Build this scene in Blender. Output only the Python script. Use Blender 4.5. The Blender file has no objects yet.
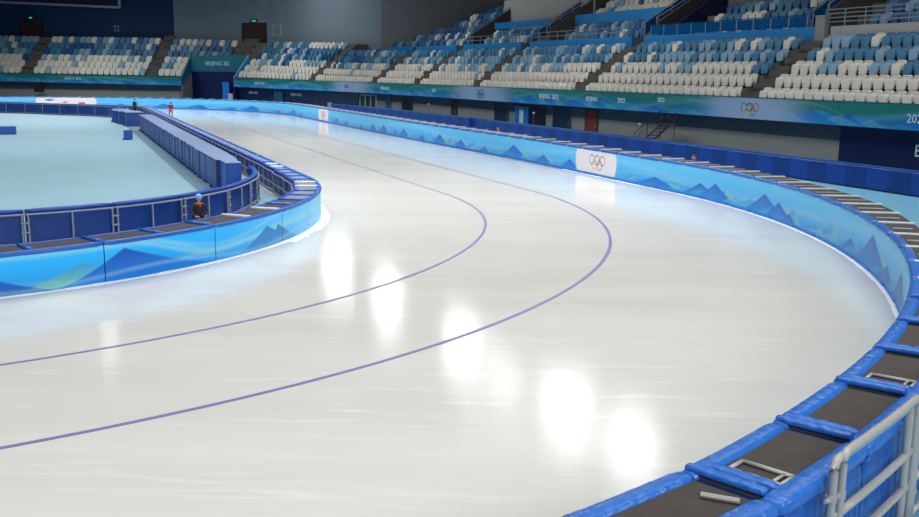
import bpy, bmesh, math, random
import numpy as np
from mathutils import Vector, Matrix
random.seed(7); rng=np.random.default_rng(3)
col=bpy.context.scene.collection
sc=bpy.context.scene
PI=math.pi
# ---------------------------------------------------------------- plan of the hall
A0=1.958
U=np.array([math.cos(A0),math.sin(A0)])       # direction of the long straight
M=np.array([math.sin(A0),-math.cos(A0)])      # towards the right-hand stand
CO=np.array([-19.77,30.51]); RO=31.02; L=71.5 # outer pads
CI=np.array([-19.02,31.79]); RI=14.24         # inner pads
CL=np.array([-19.713,32.621]); RL1=20.58      # lane lines
def arcpos(c,R,a,off):
    if a<0:
        th=-a/R; d=M*math.cos(th)-U*math.sin(th); q=c+(R+off)*d
    elif a<=L: q=c+U*a+M*(R+off)
    else:
        th=(a-L)/R; d=M*math.cos(th)+U*math.sin(th); q=c+U*L+(R+off)*d
    return q
def bump_o(a): return .42*math.exp(-((a-15)/12.)**2)-.12*max(0,min(1,(-36.2-a)/2.))
def outer(a,off=0.): return arcpos(CO,RO,a,off+bump_o(a))
def inner(a,off=0.): return arcpos(CI,RI,a,off)      # off<0 : towards infield
def sd(s,D): return U*s+M*D
# stand plan curve, resampled and smoothed
_P=np.array([[31.87,23.8],[22.34,46.91],[14.5,65.31],[7.96,79.49],[1.73,93.04],[-3.68,104.34],[-11.77,119.4],[-22.28,135.63],[-34.44,148.49],[-43.62,151.0],[-58.8,153.0],[-73.88,155.0],[-92.15,156.0]])
_d=np.r_[0,np.cumsum(np.hypot(*np.diff(_P,axis=0).T))]
_T=np.arange(0,_d[-1],.5)
_k=np.ones(13)/13
def _sm(v): return np.convolve(np.pad(v,6,mode='reflect',reflect_type='odd'),_k,'valid')
_X=_sm(np.interp(_T,_d,_P[:,0])); _Y=_sm(np.interp(_T,_d,_P[:,1]))
_tx=np.gradient(_X);_ty=np.gradient(_Y);_l=np.hypot(_tx,_ty);_tx/=_l;_ty/=_l
def stand(t,off=0.):
    nx,ny=np.interp(t,_T,_ty),-np.interp(t,_T,_tx); n=math.hypot(nx,ny)
    return np.array([np.interp(t,_T,_X)+off*nx/n,np.interp(t,_T,_Y)+off*ny/n])
def stand_rot(t):                             # rotation of something whose front (-Y) looks at the rink
    nx,ny=np.interp(t,_T,_ty),-np.interp(t,_T,_tx)
    return math.atan2(ny,nx)-PI/2
def zf0(t): return float(np.interp(t,[0,100,135,152,185],[3.5,3.5,3.85,3.95,4.15]))
def rise(t): return float(np.interp(t,[0,100,135,160],[.79,.80,.87,.97]))
def zrow(t,k): return zf0(t)+rise(t)*k
TREAD=1.15
def zlift(t): return float(np.interp(t,[0,130,150,185],[0,0,.1,.42]))
# ---------------------------------------------------------------- materials
def srgb(r,g,b,k=1.):
    f=lambda c:(c/255/12.92 if c/255<=.04045 else ((c/255+.055)/1.055)**2.4)
    return (f(r)*k,f(g)*k,f(b)*k,1)
def mat(name,c,rough=.6,metal=0.,var=.12,scale=6.,bump=0.,emit=0.,spec=.5,coat=0.):
    m=bpy.data.materials.new(name); m.use_nodes=True; nt=m.node_tree; b=nt.nodes['Principled BSDF']
    b.inputs['Roughness'].default_value=rough; b.inputs['Metallic'].default_value=metal
    b.inputs['Specular IOR Level'].default_value=spec; b.inputs['Coat Weight'].default_value=coat
    tc=nt.nodes.new('ShaderNodeTexCoord'); no=nt.nodes.new('ShaderNodeTexNoise'); no.inputs['Scale'].default_value=scale
    no.inputs['Detail'].default_value=4
    nt.links.new(tc.outputs['Object'],no.inputs['Vector'])
    mx=nt.nodes.new('ShaderNodeMix'); mx.data_type='RGBA'
    mx.inputs[6].default_value=tuple(x*(1-var) for x in c[:3])+(1,); mx.inputs[7].default_value=tuple(min(1,x*(1+var)) for x in c[:3])+(1,)
    nt.links.new(no.outputs['Fac'],mx.inputs[0]); nt.links.new(mx.outputs[2],b.inputs['Base Color'])
    if bump:
        bp=nt.nodes.new('ShaderNodeBump'); bp.inputs['Strength'].default_value=bump; bp.inputs['Distance'].default_value=.03
        nt.links.new(no.outputs['Fac'],bp.inputs['Height']); nt.links.new(bp.outputs[0],b.inputs['Normal'])
    if emit:
        b.inputs['Emission Color'].default_value=c; b.inputs['Emission Strength'].default_value=emit
    return m
def vmat(name,rough=.4,emit=0.):
    m=bpy.data.materials.new(name); m.use_nodes=True; nt=m.node_tree; b=nt.nodes['Principled BSDF']
    at=nt.nodes.new('ShaderNodeAttribute'); at.attribute_name='Col'
    nt.links.new(at.outputs['Color'],b.inputs['Base Color']); b.inputs['Roughness'].default_value=rough
    tc=nt.nodes.new('ShaderNodeTexCoord'); no=nt.nodes.new('ShaderNodeTexNoise'); no.inputs['Scale'].default_value=3
    nt.links.new(tc.outputs['Object'],no.inputs['Vector'])
    bp=nt.nodes.new('ShaderNodeBump'); bp.inputs['Strength'].default_value=.15; bp.inputs['Distance'].default_value=.03
    nt.links.new(no.outputs['Fac'],bp.inputs['Height']); nt.links.new(bp.outputs[0],b.inputs['Normal'])
    if emit:
        nt.links.new(at.outputs['Color'],b.inputs['Emission Color']); b.inputs['Emission Strength'].default_value=emit
    return m
MT=dict(
 cover=vmat('printed_vinyl',.35), banner=vmat('banner_fabric',.5), many=vmat('seat_plastic_mixed',.5),
 bluepad=mat('royal_blue_vinyl',srgb(22,88,176),.3,bump=.5,scale=9,var=.2),
 bluetrim=mat('bright_blue_vinyl',srgb(42,106,194),.22,bump=.5,scale=11,var=.25),
 navy=mat('navy_vinyl',srgb(10,52,128),.4,bump=.3,scale=3,var=.25),
 navydark=mat('dark_navy_panel',srgb(8,18,70),.4,var=.2,scale=1),
 navyoff=mat('mid_navy_vinyl',srgb(16,62,150),.4,bump=.3,scale=3,var=.2),
 kickd=mat('worn_blue_edge',srgb(30,84,160),.4,var=.2),
 kick=mat('kick_strip_blue',srgb(24,124,220),.4,var=.2),
 rubber=mat('dark_rubber_mat',srgb(68,64,61),.8,var=.3,scale=5,bump=.3,spec=.3),
 frost=mat('frosted_mat',srgb(112,116,128),.7,var=.45,scale=3),
 steel=mat('galvanised_steel',srgb(168,168,166),.42,metal=.15,var=.15,scale=20),
 greyrail=mat('grey_painted_rail',srgb(132,140,156),.5,metal=.2,var=.1),
 strap=mat('pale_strap',srgb(196,204,214),.6,var=.15,scale=10),
 boxtop=mat('pale_blue_grey_top',srgb(104,122,160),.6,var=.15,scale=2),
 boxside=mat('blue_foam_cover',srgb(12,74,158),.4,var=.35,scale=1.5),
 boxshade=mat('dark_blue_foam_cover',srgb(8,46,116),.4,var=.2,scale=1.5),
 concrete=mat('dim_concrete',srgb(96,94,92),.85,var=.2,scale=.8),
 concdark=mat('dark_concrete',srgb(66,62,58),.9,var=.2,scale=.8),  # darker brown-grey tone of concrete
 stepc=mat('stair_concrete',srgb(86,84,82),.9,var=.25,scale=2),
 wall_low=mat('grey_wall_paint',srgb(138,134,128),.8,var=.06,scale=.3),
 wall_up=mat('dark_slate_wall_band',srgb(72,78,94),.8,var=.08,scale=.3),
 parapet=mat('azure_parapet',srgb(0,118,182),.5,var=.1,scale=.5),
 azglass=mat('azure_glass',srgb(2,76,128),.2,var=.15,scale=.5),
 backnavy=mat('navy_hall_wall',srgb(8,44,84),.85,var=.12,scale=.08),
 backgrey=mat('grey_hall_wall',srgb(110,124,136),.85,var=.12,scale=.05),
 backdark=mat('dark_grey_hall_wall',srgb(158,160,166),.85,var=.1,scale=.05),
 palewall=mat('pale_concrete_wall',srgb(160,158,156),.85,var=.08,scale=.5),
 screen=mat('dark_screen',srgb(8,14,52),.3,var=.3,scale=.2),
 screenfr=mat('pale_screen_frame',srgb(150,150,170),.5),
 doordark=mat('dark_brown_door',srgb(52,26,22),.6),
 doorred=mat('dark_red_door',srgb(120,34,26),.6),
 doornavy=mat('deep_navy_door',srgb(10,34,62),.5),
 doorteal=mat('teal_door',srgb(18,78,110),.5),
 black=mat('black_plastic',srgb(18,18,22),.5),
 green=mat('exit_sign_green',srgb(60,220,140),.5,emit=.6),
 whitep=mat('white_paint',srgb(205,210,215),.5),
 lettw=mat('white_lettering',srgb(205,225,235),.5),
 lettp=mat('violet_lettering',srgb(120,70,160),.5),
 s_white=mat('white_seat_plastic',srgb(212,208,198),.45,var=.06),
 s_pale=mat('pale_blue_seat_plastic',srgb(126,162,184),.45,var=.06),
 s_mid=mat('mid_blue_seat_plastic',srgb(58,116,152),.45,var=.06),
 s_deep=mat('deep_blue_seat_plastic',srgb(18,78,132),.45,var=.06),
 skin=mat('skin',srgb(200,150,125),.6), hair=mat('black_hair',srgb(24,20,20),.6),
 redsuit=mat('red_suit',srgb(180,12,30),.5), reddark=mat('dark_red_jacket',srgb(70,8,14),.6),
 darkcl=mat('black_clothing',srgb(26,26,30),.7), navycl=mat('navy_clothing',srgb(16,30,72),.7),
 orange=mat('orange_collar',srgb(205,85,40),.6), helmet=mat('light_blue_helmet',srgb(90,170,220),.35),
 yellow=mat('pale_yellow_mark',srgb(200,205,140),.6),
 lamp=mat('lamp_glow',(1,1,1,1),.5,emit=22.), lampbody=mat('lamp_housing',srgb(60,60,64),.6),
 ceil=mat('dark_ceiling',srgb(70,74,80),.9,scale=.1),
)
# ---------------------------------------------------------------- object helpers
def tag(o,label=None,cat=None,group=None,kind=None):
    if label: o['label']=label
    if cat: o['category']=cat
    if group: o['group']=group
    if kind: o['kind']=kind
    return o
def empty(name,loc,rz=0.):
    o=bpy.data.objects.new(name,None); col.objects.link(o); o.empty_display_size=.2
    o.location=loc; o.rotation_euler=(0,0,rz); return o
class MB:
    def __init__(s): s.v=[];s.f=[];s.c=[];s.cols=None
    def add(s,vs,fs,c=None):
        n=len(s.v); s.v+= [tuple(x) for x in vs]; s.f+=[tuple(i+n for i in f) for f in fs]
        if c is not None: s.c+=[c]*len(vs)
    def box(s,x0,x1,y0,y1,z0,z1,mtx=None,c=None):
        vs=[(x0,y0,z0),(x1,y0,z0),(x1,y1,z0),(x0,y1,z0),(x0,y0,z1),(x1,y0,z1),(x1,y1,z1),(x0,y1,z1)]
        if mtx is not None: vs=[tuple(mtx@Vector(v)) for v in vs]
        s.add(vs,[(3,2,1,0),(4,5,6,7),(0,1,5,4),(1,2,6,5),(2,3,7,6),(3,0,4,7)],c)
    def tube(s,pts,r,n=8,c=None):
        pts=[Vector(p) for p in pts]; rings=[]
        for i,p in enumerate(pts):
            d=(pts[min(i+1,len(pts)-1)]-pts[max(i-1,0)]).normalized()
            up=Vector((0,0,1)) if abs(d.z)<.95 else Vector((1,0,0))
            a=d.cross(up).normalized(); b=d.cross(a)
            rings.append([p+(a*math.cos(2*PI*k/n)+b*math.sin(2*PI*k/n))*r for k in range(n)])
        vs=[v for rg in rings for v in rg]; fs=[]
        for i in range(len(pts)-1):
            for k in range(n):
                k2=(k+1)%n; fs.append((i*n+k,(i+1)*n+k,(i+1)*n+k2,i*n+k2))
        fs.append(tuple(range(n))); fs.append(tuple(reversed([(len(pts)-1)*n+k for k in range(n)])))
        s.add(vs,fs,c)
    def sweep(s,path,ts,prof,c=None):
        """prof(t)->[(off,z)] closed section swept along path(t,off)"""
        rings=[]
        for t in ts:
            rings.append([(*path(t,o),z) for o,z in prof(t)])
        n=len(rings[0]); vs=[v for r in rings for v in r]; fs=[]
        for i in range(len(ts)-1):
            for k in range(n):
                k2=(k+1)%n; fs.append((i*n+k,i*n+k2,(i+1)*n+k2,(i+1)*n+k))
        fs.append(tuple(reversed(range(n)))); fs.append(tuple((len(ts)-1)*n+k for k in range(n)))
        s.add(vs,fs,c)
    def build(s,name,m,parent=None,smooth=False,local=True,fix=True):
        me=bpy.data.meshes.new(name)
        vs=s.v
        if parent is not None and local:
            inv=_w(parent).inverted(); vs=[tuple(inv@Vector(v)) for v in vs]
        me.from_pydata(vs,[],s.f)
        if s.c:
            at=me.color_attributes.new('Col','FLOAT_COLOR','POINT')
            at.data.foreach_set('color',np.array([x[:4] for x in s.c],dtype=np.float32).ravel())
        me.materials.append(m)
        if fix:
            bm=bmesh.new(); bm.from_mesh(me); bmesh.ops.recalc_face_normals(bm,faces=bm.faces); bm.to_mesh(me); bm.free()
        if smooth: me.polygons.foreach_set('use_smooth',[True]*len(me.polygons))
        o=bpy.data.objects.new(name,me); col.objects.link(o)
        if parent is not None: o.parent=parent
        return o
def _w(o):
    m=Matrix.Translation(o.location)@o.rotation_euler.to_matrix().to_4x4()@Matrix.Diagonal((*o.scale,1))
    return _w(o.parent)@m if o.parent else m
def lin(a,b,n): return [a+(b-a)*i/n for i in range(n+1)]
ORD=['nearest','second','third','fourth','fifth','sixth','seventh','eighth','ninth','tenth','eleventh','twelfth','thirteenth','fourteenth','fifteenth','sixteenth','seventeenth','eighteenth','nineteenth']
TENS={2:'twent',3:'thirt',4:'fort',5:'fift',6:'sixt',7:'sevent',8:'eight',9:'ninet'}
def ordn(n,first='first'):
    if n==1: return first
    if n<20: return ORD[n-1]
    t,u=divmod(n,10)
    if n>=100: return 'hundred and '+ordn(n-100) if n>100 else 'hundredth'
    if u==0: return TENS[t]+'ieth'
    return TENS[t]+'y-'+('first' if u==1 else ORD[u-1])
# ---------------------------------------------------------------- print artwork
def ss(x,a,b): x=np.clip((x-a)/(b-a),0,1); return x*x*(3-2*x)
def mixc(C,mask,c): C[:]=C*(1-mask[...,None])+np.array(c[:3])*mask[...,None]
def peak(C,A,V,a0,h,wl,wr,c1,c2,p=1.35,alpha=1.,base=0.,soft=.02):
    t=np.where(A<a0,(a0-A)/wl,(A-a0)/wr); r=base+h*np.clip(1-t,0,1)**p
    m=ss(r-V,0,soft)*(t<1)*alpha
    g=np.clip((V-base)/max(h,.01),0,1)[...,None]
    cc=np.array(c2[:3])*(1-g)+np.array(c1[:3])*g
    C[:]=C*(1-m[...,None])+cc*m[...,None]
def band(C,A,V,f,w,c,alpha):
    y=f(A); m=np.exp(-((V-y)/w)**2)*alpha; mixc(C,m,c)
def rings(C,A,V,cx,cz,r,lw,sgn=1,mono=None):
    cs=[srgb(0,110,190),srgb(25,25,30),srgb(215,40,60),srgb(240,180,30),srgb(20,150,80)]
    for (dx,dz),c in zip(((-2.3,0),(0,0),(2.3,0),(-1.15,-1),(1.15,-1)),cs):
        d=np.hypot(A-cx-sgn*dx*r,V-cz-dz*r); m=1-ss(np.abs(d-r),lw*.5,lw*1.0)
        mixc(C,m,mono or c)
SKY=srgb(92,200,252); SKY2=srgb(34,164,240); DEEP=srgb(0,84,196); MID=srgb(0,134,232); PALEG=srgb(190,214,170); PALE=srgb(175,222,240); TEAL=srgb(40,160,200)
def outer_art(A,V):
    C=np.zeros(A.shape+(3,)); g=ss(V,0,1.3)[...,None]
    C[:]=np.array(SKY2[:3])*(1-g)+np.array(SKY[:3])*g
    r=random.Random(11)
    band(C,A,V,lambda a:.75+.25*np.sin(a*.23),.14,PALE,.2)
    band(C,A,V,lambda a:.40+.22*np.sin(a*.5+1),.08,PALEG,.14)
    band(C,A,V,lambda a:.35+.2*np.sin(a*.9+2.2),.04,srgb(205,222,120),.18)
    a=-46.
    while a<126:       # soft distant ridges
        h=r.uniform(.3,.6); w=r.uniform(.6,1.3)
        peak(C,A,V,a,h,w,w*1.6,TEAL,MID,1.3,.5,.08); peak(C,A,V,a-.4*w,h*.7,w*.5,w*1.8,PALEG,SKY,1.2,.4,.08)
        a+=r.uniform(1.4,2.6)
    pk=[(94.7,.5,2.4),(89.,.35,1.6),(85,.6,2.6),(79,.35,1.4),(74,.55,2.2),(70.5,.35,1.2),(60-4.5,.5,1.6),(52,.42,1.2),(47,.3,1),(43.5,.55,1.2),(40.6,.62,1.4),(37.5,.4,1),(35.5,.6,1.4),(31.5,.4,1),(28,.62,1.5),(24.3,.5,1.1),(20.6,.3,.9),(16.4,.68,1.9),(12.5,.45,1.2),(9.3,.48,1.1),(.9,.4,2.0),(-2.7,.52,1.5),(-3.9,.6,1.5),(-7.9,.68,1.7),(-9.1,.55,1.2),(-10.,.3,.8),(-15.7,.42,1.3),(-18.0,.85,2.0),(-20.0,.45,1.6),(-22.3,.72,1.5),(-24.5,.6,1.5),(-28,.5,1.2),(-32,.6,1.6),(-36,.5,1.4),(-41,.55,1.5),(100,.5,2),(106,.4,2),(111,.5,2)]
    for a0,h,w in pk:
        h*=1.12; w*=1.25
        peak(C,A,V,a0-w*.55,h*.72,w*.5,w*.8,srgb(150,205,170),srgb(90,190,220),1.15,.75,.08)
        peak(C,A,V,a0+w*.5,h*.62,w*.6,w*.8,srgb(40,150,215),srgb(70,185,235),1.15,.7,.08)
        peak(C,A,V,a0,h,w,w*.8,DEEP,MID,1.2,.95,.1)
        peak(C,A,V,a0-.02,h*.97,.05,w*.5,srgb(10,110,190),srgb(40,150,220),1.1,.7,.1)
        peak(C,A,V,a0+.04,h*.8,.03,w*.5,MID,MID,1.2,.0,.1)
        band(C,A,V,lambda a:.1+h*.75*np.exp(-((a-a0+w*.75)/ (w*.55))**2)*1.,.035,PALEG,.0)
        peak(C,A,V,a0-w*.75,h*.55,w*.35,w*.5,srgb(150,205,190),SKY2,1.1,.75,.1)
    for (x0,x1,ring) in ((4.35,8.6,1),(58.6,62.6,2),(109.2,116.8,3)):
        hh=1.22; e=.45*(V/hh)**.5*0
        cx=(x0+x1)/2; hw=(x1-x0)/2; wv=hw*(1-.10*(np.abs(V-.75)/.65)**2)
        m=(1-ss(np.abs(A-cx),wv-.03,wv+.03))*ss(V,.12,.15)
        mixc(C,m,srgb(232,232,238))
        if ring==1: rings(C,A,V,6.3,.80,.235,.034,-1)
        if ring==2:
            rings(C,A,V,60.6,.75,.25,.06,-1,srgb(205,120,140))
        if ring==3:
            for q,vz,sx,cc in ((111.1,.55,.5,srgb(200,50,60)),(113.2,.65,.35,srgb(225,120,120)),(115.1,.95,.6,srgb(40,130,200))):
                mixc(C,(1-ss(np.hypot((A-q)/sx,(V-vz)/.14),.8,1.0)),cc)
    return C
def inner_art(A,V):
    C=np.zeros(A.shape+(3,)); g=ss(V,0,1.)[...,None]
    C[:]=np.array(srgb(0,150,232)[:3])*(1-g)+np.array(srgb(26,182,255)[:3])*g
    # lighter towards the right-hand end
    m=ss(A,-14,-5)*.6; mixc(C,m,srgb(120,212,250))
    # pale translucent arcs
    band(C,A,V,lambda a:.93-.45*np.exp(-((a+12.2)/2.0)**2)+.03*(a+12)**2*.2,.05,srgb(150,215,240),.35)
    band(C,A,V,lambda a:.70-.035*(a+11.3)**2,.10,srgb(175,215,170),.0)
    # green/yellow swoosh in the middle of the left panels
    peak(C,A,V,-16.4,.52,1.6,1.6,srgb(30,140,196),srgb(120,195,160),1.2,.75,.06)
    band(C,A,V,lambda a:.10+.10*np.abs(a+16.3)*0.5+.06,.05,srgb(170,215,160),.2)
    # dark mountains
    peak(C,A,V,-18.35,.42,2.5,1.5,DEEP,srgb(10,100,178),1.25,1,0)
    peak(C,A,V,-15.35,.80,1.9,3.2,srgb(0,74,176),srgb(0,124,224),1.45,1,0)
    # light wedge right of the big peak
    band(C,A,V,lambda a:.86-.55*ss(a,-15.2,-12.6)+.22*ss(a,-12.6,-9.0),.06,srgb(150,215,225),.5)
    band(C,A,V,lambda a:.98-.62*ss(a,-15.2,-12.4)+.30*ss(a,-12.4,-8.6),.05,srgb(120,205,235),.75)
    peak(C,A,V,-10.15,.66,1.7,2.3,srgb(22,116,190),srgb(40,140,210),1.35,.95,0)
    peak(C,A,V,-9.5,.62,.5,1.6,srgb(16,104,182),srgb(50,150,215),1.2,.95,0)
    band(C,A,V,lambda a:.18+.10*np.sin((a+9)*.9),.05,srgb(165,220,220),.3)
    
    r=random.Random(5); a=-3.
    while a<100:
        h=r.uniform(.3,.6); w=r.uniform(1,2.2); peak(C,A,V,a,h,w,w*1.3,DEEP,MID,1.3,.9,0); a+=r.uniform(3,6)
    return C
def fascia_art(A,V):
    C=np.zeros(A.shape+(3,)); g=ss(V,0,1.15)[...,None]
    C[:]=np.array(srgb(2,104,172)[:3])*(1-g)+np.array(srgb(8,118,118)[:3])*g
    band(C,A,V,lambda a:.95+.2*np.sin(a*.37),.22,srgb(14,110,88),.7)
    band(C,A,V,lambda a:.55+.35*np.sin(a*.31+1),.16,srgb(90,170,190),.4)
    band(C,A,V,lambda a:.6+.5*np.sin(a*.55+2.2),.05,srgb(130,180,90),.3)
    r=random.Random(4); a=0.
    while a<200:
        h=r.uniform(.5,.95); w=r.uniform(1.3,2.6)
        peak(C,A,V,a,h*.85,w*1.5,w*2,srgb(40,140,196),srgb(30,140,204),1.15,.7)
        peak(C,A,V,a-w*.6,h*.6,w*.7,w*.9,srgb(120,180,150),srgb(60,160,200),1.1,.5)
        if r.random()<.75: peak(C,A,V,a+.8,h*.9,w,w*.9,srgb(0,84,160),srgb(10,128,204),1.2,.95)
        a+=r.uniform(2.5,5.5)
    for q,w in ((37.7,4.2),(75.2,5.5),(109,5.)):
        m=np.exp(-((A-q)/w)**4)*.85; mixc(C,m,srgb(158,176,206))
    rings(C,A,V,37.7,.68,.235,.05,-1); rings(C,A,V,75.2,.68,.25,.07,-1,srgb(60,90,90))
    return C
def painted(name,path,a0,a1,off,z0,z1,art,step,m,parent,v0=0.,zfun=None,flip=False):
    na=max(2,int(round((a1-a0)/step))); nv=max(3,int(round((z1-z0)/step)))
    As=np.linspace(a0,a1,na+1); Vs=np.linspace(0,z1-z0,nv+1)
    AA,VV=np.meshgrid(As,Vs,indexing='ij'); C=art(AA,VV+v0)
    inv=_w(parent).inverted()
    v=[]
    for a in As:
        q=path(a,off); zz=zfun(a) if zfun else 0.
        for w in Vs: v.append(tuple(inv@Vector((q[0],q[1],z0+w+zz))))
    f=[]
    for i in range(na):
        for j in range(nv):
            k=i*(nv+1)+j; q=(k,k+nv+1,k+nv+2,k+1)
            f.append(q)
    me=bpy.data.meshes.new(name); me.from_pydata(v,[],f)
    at=me.color_attributes.new('Col','FLOAT_COLOR','POINT')
    at.data.foreach_set('color',np.concatenate([C.reshape(-1,3),np.ones((C.size//3,1))],1).astype(np.float32).ravel())
    me.materials.append(m); me.polygons.foreach_set('use_smooth',[True]*len(me.polygons))
    o=bpy.data.objects.new(name,me); col.objects.link(o); o.parent=parent; return o
def struct(name,mb,m,**k):
    o=mb.build(name,m,**k); o['kind']='structure'; return o
# ---------------------------------------------------------------- ice and floors
def ice_mat():
    m=bpy.data.materials.new('rink_ice'); m.use_nodes=True; nt=m.node_tree; b=nt.nodes['Principled BSDF']
    N=nt.nodes.new; Lk=nt.links.new
    tc=N('ShaderNodeTexCoord')
    n1=N('ShaderNodeTexNoise'); n1.inputs['Scale'].default_value=.22; n1.inputs['Detail'].default_value=5
    mp=N('ShaderNodeMapping'); mp.inputs['Rotation'].default_value=(0,0,-A0); mp.inputs['Scale'].default_value=(.5,2.2,1)
    Lk(tc.outputs['Object'],mp.inputs['Vector']); Lk(mp.outputs[0],n1.inputs['Vector'])
    cr=N('ShaderNodeValToRGB'); cr.color_ramp.elements[0].position=.32; cr.color_ramp.elements[0].color=srgb(209,210,206); cr.color_ramp.elements[1].position=.68; cr.color_ramp.elements[1].color=srgb(217,218,214)
    Lk(n1.outputs['Fac'],cr.inputs[0])
    # scratches
    n2=N('ShaderNodeTexNoise'); n2.inputs['Scale'].default_value=1.4; n2.inputs['Detail'].default_value=8; n2.inputs['Distortion'].default_value=1.2
    mp2=N('ShaderNodeMapping'); mp2.inputs['Rotation'].default_value=(0,0,-A0+.35); mp2.inputs['Scale'].default_value=(.35,3.5,1)
    Lk(tc.outputs['Object'],mp2.inputs['Vector']); Lk(mp2.outputs[0],n2.inputs['Vector'])
    cr2=N('ShaderNodeValToRGB'); cr2.color_ramp.elements[0].position=.55; cr2.color_ramp.elements[0].color=(0,0,0,1); cr2.color_ramp.elements[1].position=.72; cr2.color_ramp.elements[1].color=(1,1,1,1)
    Lk(n2.outputs['Fac'],cr2.inputs[0])
    mx=N('ShaderNodeMix'); mx.data_type='RGBA'; mx.inputs[7].default_value=srgb(222,223,220)
    Lk(cr2.outputs[0],mx.inputs[0]); Lk(cr.outputs[0],mx.inputs[6]); Lk(mx.outputs[2],b.inputs['Base Color'])
    mr=N('ShaderNodeMapRange'); mr.inputs[3].default_value=.02; mr.inputs[4].default_value=.10
    Lk(n2.outputs['Fac'],mr.inputs[0]); Lk(mr.outputs[0],b.inputs['Roughness'])
    bp=N('ShaderNodeBump'); bp.inputs['Strength'].default_value=.04; bp.inputs['Distance'].default_value=.02
    n4=N('ShaderNodeTexNoise'); n4.inputs['Scale'].default_value=4.2; n4.inputs['Detail'].default_value=6; n4.inputs['Roughness'].default_value=.65
    mp4=N('ShaderNodeMapping'); mp4.inputs['Rotation'].default_value=(0,0,-.9); mp4.inputs['Scale'].default_value=(.3,2.4,1)
    Lk(tc.outputs['Object'],mp4.inputs['Vector']); Lk(mp4.outputs[0],n4.inputs['Vector'])
    b2_=N('ShaderNodeBump'); b2_.inputs['Strength'].default_value=.5; b2_.inputs['Distance'].default_value=.005
    Lk(n4.outputs['Fac'],b2_.inputs['Height']); Lk(b2_.outputs[0],bp.inputs['Normal'])
    n3=N('ShaderNodeTexNoise'); n3.inputs['Scale'].default_value=2.6; n3.inputs['Detail'].default_value=3
    Lk(tc.outputs['Object'],n3.inputs['Vector']); Lk(n3.outputs['Fac'],bp.inputs['Height']); Lk(bp.outputs[0],b.inputs['Normal'])
    b.inputs['IOR'].default_value=1.31
    return m
def poly(name,pts,z,m,kind='structure',parent=None):
    me=bpy.data.meshes.new(name); bm=bmesh.new()
    f=bm.faces.new([bm.verts.new((p[0],p[1],z)) for p in pts]); bm.normal_update()
    if f.normal.z<0: f.normal_flip()
    bmesh.ops.triangulate(bm,faces=bm.faces); bm.to_mesh(me); bm.free(); me.materials.append(m)
    o=bpy.data.objects.new(name,me); col.objects.link(o)
    if kind: o['kind']=kind
    if parent: o.parent=parent
    return o
mb=MB(); mb.box(-150,80,-30,200,-.3,-.04)
struct('floor',mb,mat('walkway_floor_paint',srgb(112,176,206),.45,var=.08,scale=.5))
FL=PI*RO
pts=[outer(a,.05) for a in lin(-FL,L+FL,150)]
ice=poly('floor_ice',pts,0,ice_mat())
pts=[inner(a,-.9) for a in lin(-PI*RI,L+PI*RI,110)]
poly('floor_infield',pts,.012,mat('pale_blue_infield_ice',srgb(132,166,182),.35,var=.10,scale=.25))
# darker walk strip along the box row and behind the inner pads
def strip(name,path,ts,o0,o1,z,m,z1=None,kind='structure',parent=None):
    mb=MB(); mb.sweep(path,ts,lambda t:[(o0,z-.005),(o1,z-.005),(o1,z),(o0,z)]); 
    o=mb.build(name,m,parent=parent)
    if kind:o['kind']=kind
    return o
aislem=mat('grey_blue_aisle_floor',srgb(78,108,126),.6,var=.12,scale=.6)
strip('floor_strip',lambda t,o:sd(t,o),lin(40,100,4),5.0,6.2,.024,aislem)
linem=mat('violet_lane_paint',srgb(132,122,178),.3,var=.15,scale=3)
def lane(R,w,lab,name):
    o=strip(name,lambda a,of:arcpos(CL,R,a,of),lin(-PI*R,0,140)+lin(.5,L,12),-w,w,.006,linem,kind=None)
    tag(o,lab,'lane line'); return o
lane(RL1,.045,'thin violet inner lane line curving round the bend, closest to the inner pads','lane_line')
lane(RL1+4,.05,'thicker violet outer lane line sweeping across the middle of the ice','lane_line')
# frost along the foot of the pads
frostm=mat('scraped_frost',srgb(240,243,246),.8,var=.06,scale=6,bump=.8)
def berm(path,ts,sgn,w,lab,h=.035):
    mb=MB(); r=random.Random(2)
    st=[1.]
    def prof(t):
        st[0]=.8*st[0]+.2*(.4+1.2*r.random()); k=st[0]; return [(0,.003),(0,h*k),(sgn*w*.4*k,h*.7*k),(sgn*w*k,.004)]
    mb.sweep(path,ts,prof); o=mb.build('frost_ridge',frostm); tag(o,lab,'frost',kind='stuff')
berm(inner,lin(-30,12,500),1,.12,'white scraped frost heaped along the foot of the inner crash pads')
berm(inner,lin(-9,1,160),1,.30,'wide smear of loose snow round the tip of the inner bend',.018)
berm(outer,lin(-44,10,500),-1,.11,'thin white frost line along the foot of the outer crash pads',.02)
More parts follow.
